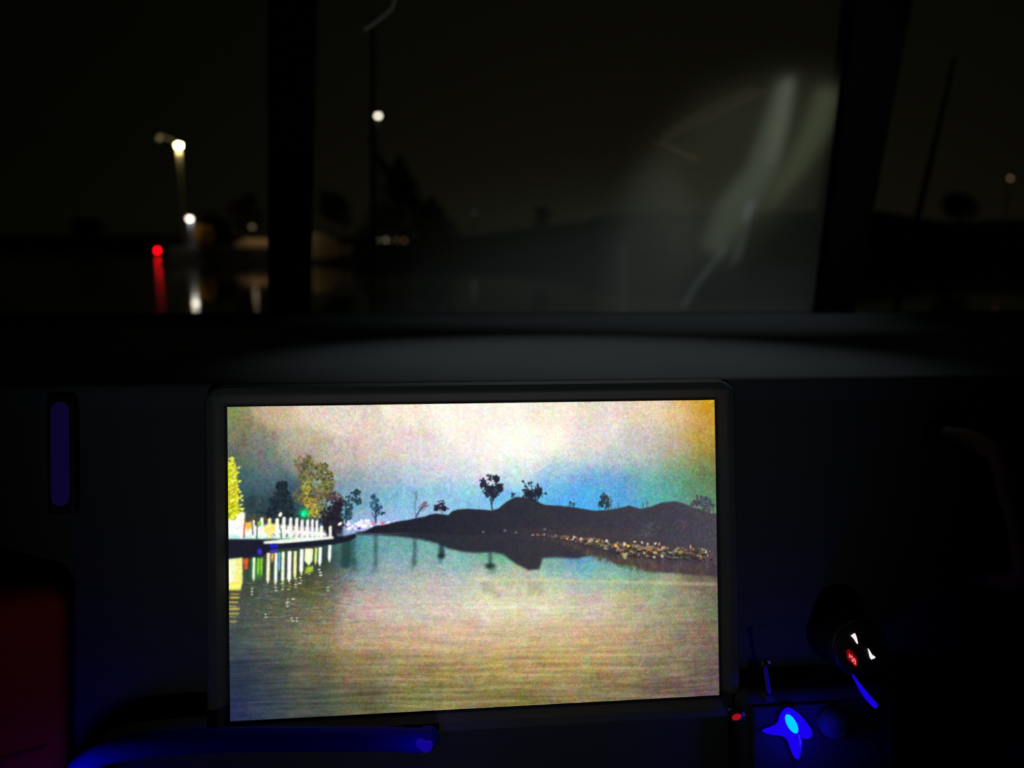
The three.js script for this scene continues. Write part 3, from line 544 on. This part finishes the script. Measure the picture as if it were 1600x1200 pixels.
// ---------------------------------------------------------------- right of the display: engine controls
const BLUE = lin(0.012, 0.0, 1);
{
  const c = onPanel(1262, 1098, 0), h = mounted('engine_control', 'black moulded engine control housing at the lower right of the console', 'control box', c.x, c.y, -0.012);
  part(h, 'housing', rbox(0.128, 0.11, 0.026, 0.01, 5).translate(0.004, -0.038, 0.013), M.housing);
  part(h, 'top_plate', rbox(0.11, 0.09, 0.003, 0.0014).translate(0.004, -0.039, 0.0275), M.housing);
}
{
  const w = 0.02, c = onPanel(1238, 1136, w), j = mounted('joystick', 'docking joystick with a cyan lens and a glowing star for the blue light pooled round it', 'joystick', c.x, c.y, w);
  const star = outline([[1194, 1142], [1208, 1137], [1217, 1131], [1221, 1119], [1226, 1112], [1232, 1108], [1241, 1112], [1252, 1122], [1261, 1134], [1265, 1145], [1257, 1151], [1249, 1147], [1249, 1162], [1244, 1182], [1238, 1172], [1232, 1156], [1222, 1147], [1208, 1144]], w, c.x, c.y, true);  // outline of light pooled round the lens, built as a glowing piece
  part(j, 'light_pool', new THREE.ExtrudeGeometry(star, { depth: 0.0015, bevelEnabled: true, bevelThickness: 0.002, bevelSize: 0.001, bevelSegments: 3 }), glow(BLUE, 0.82), 'star-shaped glowing blue piece standing for pooled light');
  const l = onPanel(1237, 1131, w + 0.004);
  const lens = new THREE.SphereGeometry(1, 24, 16).scale(0.0034, 0.0078, 0.003).rotateZ(0.5);
  part(j, 'light_lens', lens.translate(l.x - c.x, l.y - c.y, 0.004), glow(lin(0.0, 0.62, 1), 1.0), 'bright cyan oval lens');
  const s = [[1248, 1149], [1250, 1157], [1250, 1164]].map(([x, y]) => { const q = onPanel(x, y, w + 0.005); return V(q.x - c.x, q.y - c.y, 0.005); });
  part(j, 'collar', tube(s, 0.0005, 12, 8), M.pale);
  for (const [x, y, z, k] of [[0, 0.002, 0.02, 0.0026], [0.004, -0.012, 0.016, 0.001]]) {
    const p = new THREE.PointLight(lin(0.012, 0.004, 1), k);
    p.position.set(x, y, z); p.castShadow = true; p.shadow.radius = 0.3; p.name = 'joystick_light';
    j.add(p);
  }
}
{
  const c = onPanel(1302, 1130, 0.02), k = mounted('rotary_dial', 'round dark dial knob dimly lit blue beside the glowing joystick', 'knob', c.x, c.y, 0.017);
  part(k, 'dial_cap', new THREE.LatheGeometry([[0.001, 0.013], [0.006, 0.0125], [0.0095, 0.01], [0.011, 0.006], [0.0115, 0]].map((p) => new THREE.Vector2(...p)), 32).rotateX(Math.PI / 2), std(lin(0.05, 0.05, 0.08), 0.9));
  part(k, 'dial_ring', new THREE.TorusGeometry(0.0118, 0.0012, 8, 32).translate(0, 0, 0.001), M.black);
}
{
  const a = onPanel(1193, 1036, 0.02), b = onPanel(1199, 1081, 0.02), l = mounted('throttle_lever', 'thin upright lever coloured for its blue reflection left of the engine controls', 'lever', b.x, b.y, 0.0165);
  part(l, 'lever_rod', rod(V(0, 0, 0.006), V(a.x - b.x, a.y - b.y, 0.006), 0.0016, 0.0013, 12), std(lin(0.05, 0.03, 0.8), 0.8));  // rod colour carries the blue reflected light
  part(l, 'lever_base', rbox(0.009, 0.007, 0.007, 0.002).translate(0, -0.003, 0.0035), M.black);
  part(l, 'lever_tip', new THREE.SphereGeometry(0.0026, 14, 10).translate(a.x - b.x, a.y - b.y, 0.006), M.black);
}
{
  const c = onPanel(1210, 1043, 0.0), d = mounted('pilot_lamp', 'tiny blue pilot lamp beside the top of the thin lever', 'lamp', c.x, c.y, -0.012);
  part(d, 'lamp_lens', new THREE.SphereGeometry(0.0017, 12, 8).scale(1.3, 0.8, 0.7).translate(0, 0, 0.001), glow(lin(0.12, 0.06, 1), 0.16));
  part(d, 'lamp_ring', new THREE.TorusGeometry(0.0026, 0.0006, 8, 20), M.black);
}
{
  const c = onPanel(1150, 1119, 0.02), d = mounted('rocker_switch', 'small black rocker switch with a red lamp below the display corner', 'switch', c.x, c.y, 0.0145);
  part(d, 'switch_body', rbox(0.012, 0.01, 0.006, 0.002).translate(0.001, 0, 0.003), M.black);
  part(d, 'switch_light', new THREE.SphereGeometry(1, 16, 10).scale(0.0036, 0.0022, 0.0014).rotateZ(0.25).translate(0, 0, 0.007), glow(lin(1, 0.012, 0.03), 0.36), 'red lamp');
  part(d, 'switch_light', new THREE.SphereGeometry(1, 12, 8).scale(0.0012, 0.0014, 0.001).translate(0.0052, 0.0016, 0.007), glow(lin(0.1, 0.05, 1), 0.14), 'tiny blue lamp');
}
{
  // gear display: a tilted round pod with two white arrows and red figures
  const w = 0.03, c = onPanel(1347, 1014, w), p = mounted('gear_display', 'black round pod with two white arrows and red figures', 'display', c.x, c.y, -0.012);
  part(p, 'pod_body', new THREE.LatheGeometry([[0.001, 0.0405], [0.0185, 0.0405], [0.0205, 0.039], [0.021, 0.036], [0.0215, 0.018], [0.022, 0]].map((q) => new THREE.Vector2(...q)), 40).rotateX(Math.PI / 2), M.black);
  const on = (pts) => new THREE.ExtrudeGeometry(outline(pts, w, c.x, c.y), { depth: 0.0006, bevelEnabled: false }).translate(0, 0, w + 0.012 - 0.0012);
  const arrow = [[1330.7, 994], [1336.6, 990], [1338.2, 992.5], [1341.6, 1005.5], [1340.4, 1006.6], [1338.8, 1004.5], [1335.5, 999]];
  const white = glow(lin(1, 0.93, 0.97), 0.93);
  part(p, 'light_arrow', on(arrow), white, 'white arrow, wide at its upper end');
  part(p, 'light_arrow', on([[1357.2, 1014.2], [1358.2, 1014.4], [1363.4, 1023.5], [1368.4, 1026.6], [1368.2, 1028.6], [1362.2, 1030.8], [1360.6, 1028.4]]), white, 'white arrow, wide at its lower end');
  // seven-segment figures, leaning along the pod
  const seg = { a: [0.1, 1, 0.9, 1], b: [1, 0.93, 1, 0.57], c: [1, 0.43, 1, 0.07], d: [0.1, 0, 0.9, 0], e: [0, 0.43, 0, 0.07], f: [0, 0.93, 0, 0.57], g: [0.1, 0.5, 0.9, 0.5] }, figs = [];
  const at = (i, x, y) => [1327 + (i * 4.1 + x * 2.9) * 0.98, 1027.5 + (i * 4.1 + x * 2.9) * 1.04 - y * 7];
  ['bc', 'afgcd', 'abfgcd'].forEach((s, i) => [...s].forEach((k) => {
    const [x0, y0, x1, y1] = seg[k], h = 0.55, A = at(i, i ? x0 : 0.5, y0), B = at(i, i ? x1 : 0.5, y1), up = Math.abs(A[0] - B[0]) < 0.1;
    figs.push(on(up ? [[A[0] - h, A[1] - h], [A[0] + h, A[1] + h], [B[0] + h, B[1] + h], [B[0] - h, B[1] - h]] : [[A[0], A[1] - h * 1.1], [B[0], B[1] - h * 1.1], [B[0], B[1] + h * 1.1], [A[0], A[1] + h * 1.1]]));
  }));
  part(p, 'display_digits', mergeGeometries(figs), glow(lin(1, 0.16, 0.18), 1.1), 'red lit figures');
  const red = [[1324.5, 1016.5], [1329.5, 1015.5], [1340.5, 1029], [1341.5, 1041.5], [1336.5, 1042], [1325, 1029]];
  part(p, 'display_window', new THREE.ExtrudeGeometry(outline(red, w, c.x, c.y), { depth: 0.0003, bevelEnabled: false }).translate(0, 0, w + 0.012 - 0.0016), glow(lin(1, 0.0, 0.004), 0.2));
  const l = new THREE.PointLight(lin(1, 0.1, 0.12), 0.00003);
  l.position.set(-0.008, -0.006, w + 0.02); l.name = 'gear_display_light'; l.castShadow = true;
  p.add(l);
}
{
  // curved edge under the pod; its blue reflection is built as glow
  const w = 0.024, pts = [[1331, 1052], [1338, 1064], [1347, 1078], [1357, 1091], [1368, 1103]].map(([x, y]) => onPanel(x, y, w)), c = pts[2];
  const t = mounted('reflected_light_edge', 'slim curved edge below the round pod, glowing for the blue light it reflects', 'light', c.x, c.y, 0.017);
  const rel = pts.map((q) => V(q.x - c.x, q.y - c.y, w - 0.017));
  const g = tube(rel, 0.0022, 40, 12), q = g.attributes.position, n = g.attributes.normal;
  for (let i = 0; i < q.count; i++) { const k = ((i / 13) | 0) / 40, s = -0.0022 * (1 - (0.35 + 0.65 * smooth(k, 0, 0.7))); q.setXYZ(i, q.getX(i) + n.getX(i) * s, q.getY(i) + n.getY(i) * s, q.getZ(i) + n.getZ(i) * s); }
  part(t, 'light_edge', g, glow(lin(0.012, 0.0, 1), 0.72));
  for (const e of [rel[0], rel[4]]) part(t, 'light_foot', new THREE.CylinderGeometry(0.003, 0.0035, 0.008, 14).rotateX(Math.PI / 2).translate(e.x, e.y, 0.002), M.black);
}
{
  // brown curved handle at the right end of the console
  const w = 0.05, pts = [[1562, 716], [1568, 744], [1578, 780], [1588, 812], [1594, 850], [1597, 900]].map(([x, y]) => onPanel(x, y, w)), c = pts[3];
  const rel = pts.map((q) => V(q.x - c.x, q.y - c.y, w + 0.012));
  rel.unshift(V(rel[0].x - 0.004, rel[0].y + 0.012, w - 0.01), V(rel[0].x - 0.004, rel[0].y + 0.014, 0.002)); [rel[0], rel[1]] = [rel[1], rel[0]];
  rel.push(V(rel[rel.length - 1].x, rel[rel.length - 1].y - 0.014, 0.002));
  const h = mounted('door_handle', 'dark brown curved grab handle at the far right of the console', 'handle', c.x, c.y, -0.012);
  part(h, 'handle_bar', tube(rel, 0.007, 60, 12), M.brown);
  for (const e of [rel[0], rel[rel.length - 1]]) part(h, 'handle_foot', new THREE.CylinderGeometry(0.012, 0.014, 0.006, 20).rotateX(Math.PI / 2).translate(e.x, e.y, 0.003), M.brown);
}

// ================================================================ outside: the bow
const WATER = -1.3;
{
  const h = thing('foredeck', 'dark foredeck and bow of the boat ahead of the windscreen', 'boat deck', V(0.15, WATER - 0.4, -1.5));
  const s = new THREE.Shape();
  s.moveTo(-1.36, 0.02); s.lineTo(1.36, 0.02); s.bezierCurveTo(1.36, 1.6, 0.8, 2.7, 0, 3.3); s.bezierCurveTo(-0.8, 2.7, -1.36, 1.6, -1.36, 0.02);
  part(h, 'hull', new THREE.ExtrudeGeometry(s, { depth: 2.3, bevelEnabled: true, bevelSize: 0.03, bevelThickness: 0.03, bevelSegments: 2 }).rotateX(-Math.PI / 2), M.hull);
  part(h, 'deck_hatch', rbox(0.5, 0.05, 0.5, 0.015).translate(0, 2.35, -1.1), M.hull);
  const cabin = box(-1.36, 1.36, 0.02, 1.6, 0.05, 3.2);
  part(h, 'lower_hull', cabin, M.hull);
}
const DECK = WATER - 0.4 + 2.335;
{
  const z = -3.3, top = far(582, 28, z), b = V(far(576, 300, z).x - 0.002, DECK, z), m = thing('bow_mast', 'thin dark mast with a slanting strut on the foredeck', 'mast', b);
  const L = (p) => p.clone().sub(b);
  part(m, 'mast_pole', rod(V(0, 0, 0), L(top), 0.014, 0.009, 12), M.mast);
  part(m, 'strut', rod(L(far(585, 240, z)), L(far(700, 372, z)), 0.012, 0.012, 10), M.mast);
  part(m, 'strut', rod(L(far(700, 368, z)), V(L(far(700, 372, z)).x + 0.02, 0, 0), 0.012, 0.012, 10), M.mast);
  part(m, 'strut', rod(L(far(592, 262, z)), L(far(668, 352, z)), 0.006, 0.006, 8), M.mast);
  part(m, 'mast_foot', new THREE.CylinderGeometry(0.04, 0.05, 0.02, 20).translate(0, 0.01, 0), M.mast);
  const a = L(far(580, 220, z));
  part(m, 'anchor_light', new THREE.SphereGeometry(0.016, 14, 10).translate(a.x, a.y, 0.022), std(lin(0.5, 0.5, 0.5), 0.4), 'unlit round anchor light');
}
{
  const z = -2.1, a = far(1491, 92, z), c = far(1443, 300, z), d = c.clone().sub(a).normalize(), b = a.clone().addScaledVector(d, (DECK - a.y) / d.y);
  const t = thing('whip_antenna', 'slanting dark antenna outside the right window', 'antenna', b);
  part(t, 'antenna_rod', rod(V(0, 0, 0), a.clone().sub(b), 0.013, 0.006, 10), M.mast);
  part(t, 'antenna_base', new THREE.CylinderGeometry(0.03, 0.04, 0.05, 16).translate(0, 0.025, 0), M.mast);
}
function lampMaterial(c, k) { return glow(c, k); }
function bulbLight(g, at, c, cd, radius = 5) {
  const l = new THREE.PointLight(c, cd);
  l.position.copy(at); l.castShadow = true; l.shadow.radius = radius; l.name = 'lamp_light';
  g.add(l);
}
// ================================================================ outside: water and far shore
{
  // calm water, with a rough lane added on the left to stretch the red reflection; the patch map covers 120 x 130 m ahead of the bow
  const size = 1024, data = new Uint8Array(size * size * 4);
  for (let j = 0; j < size; j++) for (let i = 0; i < size; i++) {
    const x = (i / size) * 120 - 60, z = (j / size) * 130 - 130, lane = x - z * 0.322, v = 255 * (0.055 + 0.1 * (1 - smooth(lane + 0.012 * z * noise.noise(x * 0.05, z * 0.05, 3), -0.9, 0.4)));
    data.set([v, v, v, 255], (j * size + i) * 4);
  }
  const patch = new THREE.DataTexture(data, size, size);
  patch.magFilter = THREE.LinearFilter; patch.needsUpdate = true;
  M.water.roughnessMap = patch; M.water.roughness = 1;
  const g = new THREE.PlaneGeometry(900, 520, 1, 1).rotateX(-Math.PI / 2).translate(0, 0, -200), q = g.attributes.position, uv = g.attributes.uv;
  for (let i = 0; i < q.count; i++) uv.setXY(i, (q.getX(i) + 60) / 120, (q.getZ(i) + 130) / 130);
  const m = struct('water', g, M.water);
  m.position.y = WATER;
}
const shoreZ = (x) => -80 - 48 * (1 - smooth(x, -31, -27)) - 6 * smooth(x, 20, 120) + 1.5 * noise.noise(x * 0.08, 3, 0);
function land(x, z) {
  const d = shoreZ(x) - z;                                           // metres in from the water's edge
  const bank = WATER + (d < 0 ? d * 0.5 : 1.5 * smooth(d, 0, 2.2) + 0.006 * d);
  const hill = smooth(x, -2, 34) * smooth(d, 2, 30) * (4.4 + 1.9 * noise.noise(x * 0.035, z * 0.03, 4) + 0.5 * noise.noise(x * 0.15, z * 0.15, 8)) * (1 - smooth(d, 60, 160) * 0.6);
  return bank + Math.max(0, hill) + (d > 0 ? 0.12 * noise.noise(x * 0.4, z * 0.4, 1) : 0);
}
{
  const g = new THREE.PlaneGeometry(420, 220, 280, 150).rotateX(-Math.PI / 2).translate(30, 0, -184), q = g.attributes.position;
  for (let i = 0; i < q.count; i++) q.setY(i, land(q.getX(i), q.getZ(i)));
  g.computeVertexNormals();
  struct('terrain', g, M.earth);
}
const ground = (px, py, z) => { const p = far(px, py, z); return V(p.x, land(p.x, z), z); };

// street lamps
function lampPost(o) {
  const b = ground(o.px, 400, o.z), t = thing('street_lamp', o.label, 'street lamp', b), h = far(o.px, o.py, o.z).y - b.y;
  part(t, 'pole', rod(V(0, 0, 0), V(0, h - 0.05, 0), o.r * 1.5, o.r, 10), o.mat);
  for (const [dx, dy, c, k, cd] of o.heads) {
    const out = o.reach ?? 0.5;
    part(t, 'lamp_arm', rod(V(0, h + 0.25, 0), V(dx, h + dy + 0.3, out), 0.06, 0.05, 8), o.mat);
    const f = part(t, 'lamp_head', new THREE.LatheGeometry([[0.02, 0.36], [0.16, 0.32], [0.3, 0.12], [0.32, 0.05], [0.26, 0.05]].map((p) => new THREE.Vector2(...p)), 16).translate(dx, h + dy, out), o.mat);
    const bulb = part(f, 'lamp_bulb', new THREE.SphereGeometry(o.size ?? 0.23, 18, 12).translate(dx, h + dy, out), k ? glow(c, k) : M.pale);
    if (cd) bulbLight(t, V(dx, h + dy - ((o.size ?? 0.23) > 0.24 ? 0.5 : 0), out + ((o.size ?? 0.23) > 0.24 ? 0.1 : 0)), c, cd, 8);
  }
  part(t, 'pole_foot', new THREE.CylinderGeometry(o.r * 2, o.r * 2.4, 0.3, 12).translate(0, 0.1, 0), o.mat);
}
const WARM = lin(1, 0.83, 0.4), COOL = lin(1, 0.9, 0.72);
lampPost({ px: 291.5, py: 227, z: -94, r: 0.17, mat: M.steel, label: 'tall double-armed street lamp glowing bright yellow on the left shore', heads: [[0.1, 0, WARM, 40, 9], [-2.05, 0.75, WARM, 0, 0]], reach: 0.32, size: 0.3 });
lampPost({ px: 302, py: 341, z: -83, r: 0.18, mat: M.bluesteel, label: 'low white street lamp on a bluish post beside the yellow shrub', heads: [[0, 0, COOL, 9, 5]], reach: 0.35 });
lampPost({ px: 595, py: 181, z: -84, r: 0.1, mat: M.mast, label: 'tall white street lamp just right of the bow mast', heads: [[0.1, 0, lin(1, 0.93, 0.76), 5.5, 3]], reach: 0.3 });
lampPost({ px: 457, py: 350, z: -83.6, r: 0.09, mat: M.mast, label: 'low quay lamp behind the left window post', heads: [[0, 0, lin(1, 0.72, 0.4), 1.0, 5]], reach: 4.1, size: 0.18 });
lampPost({ px: 405, py: 354, z: -84.2, r: 0.07, mat: M.mast, label: 'low dim quay lamp above the lit timber wall', heads: [[0, 0, lin(1, 0.72, 0.45), 0.3, 1.6]], reach: 2.5, size: 0.2 });
lampPost({ px: 1562, py: 278, z: -140, r: 0.1, mat: M.mast, size: 0.24, label: 'faint orange street lamp on the hill at the far right', heads: [[0, 0, lin(1, 0.6, 0.3), 0.75, 2]], reach: 0.3 });
lampPost({ px: 741, py: 332, z: -150, r: 0.1, mat: M.mast, size: 0.24, label: 'faint grey street lamp far off in the middle of the shore', heads: [[0, 0, lin(0.8, 0.85, 1), 0.1, 0.3]], reach: 0.3 });

// lit timber quay wall
{
  const z = -82.9, a = far(366, 386, z), b = far(432, 388, z), y0 = land((a.x + b.x) / 2, z) - 0.1, t = thing('quay_wall', 'low timber quay wall lit warm beige near the tall street lamp', 'wall', V((a.x + b.x) / 2, y0, z));
  const n = 14, wd = (b.x - a.x) / n;
  for (let k = 0; k < n; k++) {
    const s = k / (n - 1), top = far(400, 373 + (s < 0.25 ? (0.25 - s) * 26 : 0), z).y - y0 + rr(-0.06, 0.06);
    part(t, 'plank', rbox(wd * 0.9, top, 0.12, 0.02, 2).translate((k + 0.5) * wd - (b.x - a.x) / 2, top / 2, 0), M.timber);
  }
  part(t, 'waling', rbox(b.x - a.x, 0.12, 0.1, 0.02, 2).translate(0, 0.4, 0.09), M.timber);
}
// pale pilings beyond the left window post
[[492, 366], [498, 365], [504, 368], [510, 367], [517, 372], [524, 374], [531, 377], [541, 384], [549, 385]].forEach(([px, py], k) => {
  const z = -80.6, b = far(px, 403, z), top = far(px, py, z).y, foot = WATER - 1.2;
  const words = ['leftmost', 'second', 'third', 'fourth', 'fifth', 'sixth', 'seventh', 'eighth', 'last'];
  const t = thing('piling', `pale mooring piling in the water, ${words[k]} of the row right of the left window post`, 'piling', V(b.x, foot, z), 'pale pilings in a row');
  part(t, 'pile', new THREE.CylinderGeometry(0.15, 0.18, top - foot, 14).translate(0, (top - foot) / 2, 0), M.whitewood);
  part(t, 'pile_cap', new THREE.ConeGeometry(0.17, 0.16, 14).translate(0, top - foot + 0.08, 0), M.whitewood);
});
// lamps along the far quay
[[587, 379, 0.24, 0.95, 1, 0.75], [595, 380, 0.2, 1, 0.85, 0.5], [603, 380, 0.22, 1, 0.8, 0.5], [611, 381, 0.16, 1, 0.7, 0.45], [621, 382, 0.13, 1, 0.55, 0.35], [632, 382, 0.1, 1, 0.45, 0.3]].forEach(([px, py, k, r, g, b], i) => {
  const z = -118, p = far(px, py, z), y = land(p.x, z), t = thing('quay_lamp', `dim far quay lamp, ${['first', 'second', 'third', 'fourth', 'fifth', 'sixth'][i]} from the left in the row right of the mast`, 'lamp', V(p.x, y, z), 'dim lamps along the far quay');
  part(t, 'lamp_post', rod(V(0, -0.1, 0), V(0, Math.max(0.2, p.y - y - 0.2), 0), 0.08, 0.07, 8), M.mast);
  part(t, 'lamp_globe', new THREE.SphereGeometry(0.23, 16, 10).translate(0, Math.max(0.4, p.y - y), 0), glow(lin(r, g, b), k * 1.7));
  bulbLight(t, V(0, Math.max(0.4, p.y - y), 0), lin(r, g, b), k * 1.2, 5);
});
// red channel buoy
{
  const z = -101, p = far(246, 391.5, z), t = thing('channel_buoy', 'small channel buoy with a red light on the water at left', 'buoy', V(p.x, WATER, z)), y = p.y - WATER;
  part(t, 'float', new THREE.LatheGeometry([[0.01, -0.35], [0.4, -0.3], [0.45, -0.05], [0.36, 0.08], [0.14, 0.16], [0.08, y - 0.2]].map((q) => new THREE.Vector2(...q)), 20), M.mast);
  part(t, 'buoy_light', new THREE.SphereGeometry(0.2, 16, 12).scale(1, 1.25, 1).translate(0, y, 0), glow(lin(1, 0.002, 0.008), 9), 'red lit lens');
  bulbLight(t, V(0, y, 0), lin(1, 0.01, 0.02), 3, 6);
}

// trees
function foliage(lobes, n, size) {
  const pos = [], nor = [];
  for (let k = 0; k < n; k++) {
    const [x, y, z, r] = lobes[(rnd() * lobes.length) | 0], d = V(rr(-1, 1), rr(-1, 1), rr(-1, 1)).normalize().multiplyScalar(r * Math.cbrt(rr(0.25, 1))), c = V(x, y, z).add(V(d.x, d.y * 0.85, d.z));
    const a = V(rr(-1, 1), rr(-1, 1), rr(-1, 1)).normalize(), b = V(rr(-1, 1), rr(-1, 1), rr(-1, 1)).cross(a).normalize(), s = size * rr(0.6, 1.2), m = a.clone().cross(b);
    const q = [c.clone().addScaledVector(a, s), c.clone().addScaledVector(b, s * 0.5), c.clone().addScaledVector(a, -s), c.clone().addScaledVector(b, -s * 0.5)];
    for (const i of [0, 1, 2, 0, 2, 3]) { pos.push(q[i].x, q[i].y, q[i].z); nor.push(m.x, m.y, m.z); }
  }
  const g = new THREE.BufferGeometry();
  g.setAttribute('position', new THREE.Float32BufferAttribute(pos, 3)); g.setAttribute('normal', new THREE.Float32BufferAttribute(nor, 3));
  return g;
}
function tree({ px, py, z, wide, label, leaf, n = 1600, kind = 'round', size = 0.22, name = 'tree' }) {
  const b = ground(px, 400, z), t = thing(name, label, name === 'shrub' ? 'shrub' : 'tree', b), h = far(px, py, z).y - b.y, lobes = [];
  if (kind === 'cone') for (let k = 0; k < 14; k++) { const s = k / 13, r = wide * (1.02 - s) * 0.5; for (let j = 0; j < 3; j++) { const a = rr(0, 6.28); lobes.push([Math.cos(a) * r * 0.9, h * (0.12 + 0.86 * s), Math.sin(a) * r * 0.9, 0.22 + r * 0.55]); } }
  else for (let k = 0; k < 14; k++) { const a = rr(0, 6.28), s = rr(name === 'shrub' ? 0.25 : 0.35, 0.86), r = wide * 0.5 * Math.sin(Math.PI * clamp(s * 0.9 + 0.1)) * rr(0.3, 0.8); lobes.push([Math.cos(a) * r, h * s, Math.sin(a) * r, wide * rr(0.15, 0.24)]); }
  const tr = [rod(V(0, -0.2, 0), V(rr(-0.1, 0.1), h * 0.7, 0), 0.03 * h * 0.5 + 0.06, 0.04, 9)];
  for (let k = 0; k < 6; k++) { const l = lobes[(rnd() * lobes.length) | 0]; tr.push(rod(V(0, h * rr(0.2, 0.5), 0), V(l[0], l[1], l[2]), 0.06, 0.02, 6)); }
  part(t, 'trunk', mergeGeometries(tr), M.bark);
  part(t, 'foliage', foliage(lobes, n, size), leaf);
}
const dark = std(lin(0.012, 0.014, 0.008), 1), olive = std(lin(0.06, 0.055, 0.014), 1), amber = std(lin(0.62, 0.38, 0.06), 1);
tree({ px: 322, py: 352, z: -82.6, wide: 2.2, label: 'rounded yellow shrub lit amber under the low white street lamp', leaf: amber, n: 900, size: 0.2, name: 'shrub' });
tree({ px: 386, py: 296, z: -88.5, wide: 4.6, label: 'round leafy tree faintly lit green behind the timber quay wall', leaf: olive, n: 2200 });
tree({ px: 340, py: 330, z: -92, wide: 4, label: 'dark low tree between the yellow shrub and the faintly lit tree', leaf: dark });
tree({ px: 627, py: 246, z: -93, wide: 7.5, label: 'tall dark tree with a broad crown right of the bow mast', leaf: dark, n: 2600, size: 0.3, kind: 'cone' });
tree({ px: 676, py: 308, z: -105, wide: 6, label: 'dark conical tree at the foot of the tall broad one', leaf: dark, kind: 'cone', n: 1800, size: 0.3 });
tree({ px: 520, py: 292, z: -87.5, wide: 4.2, label: 'dark round tree behind the row of pale pilings', leaf: dark });
tree({ px: 1490, py: 300, z: -112, wide: 6, label: 'dark round tree on the hill below the slanting antenna', leaf: dark, n: 1800, size: 0.3 });
tree({ px: 845, py: 318, z: -100, wide: 2.6, label: 'small dark tree on the low hill in the middle of the shore', leaf: dark, n: 900 });
tree({ px: 145, py: 345, z: -140, wide: 7, label: 'dark tree on the far shore at the left edge of the view', leaf: dark, n: 1200, size: 0.35 });

renderer.render(scene, camera);
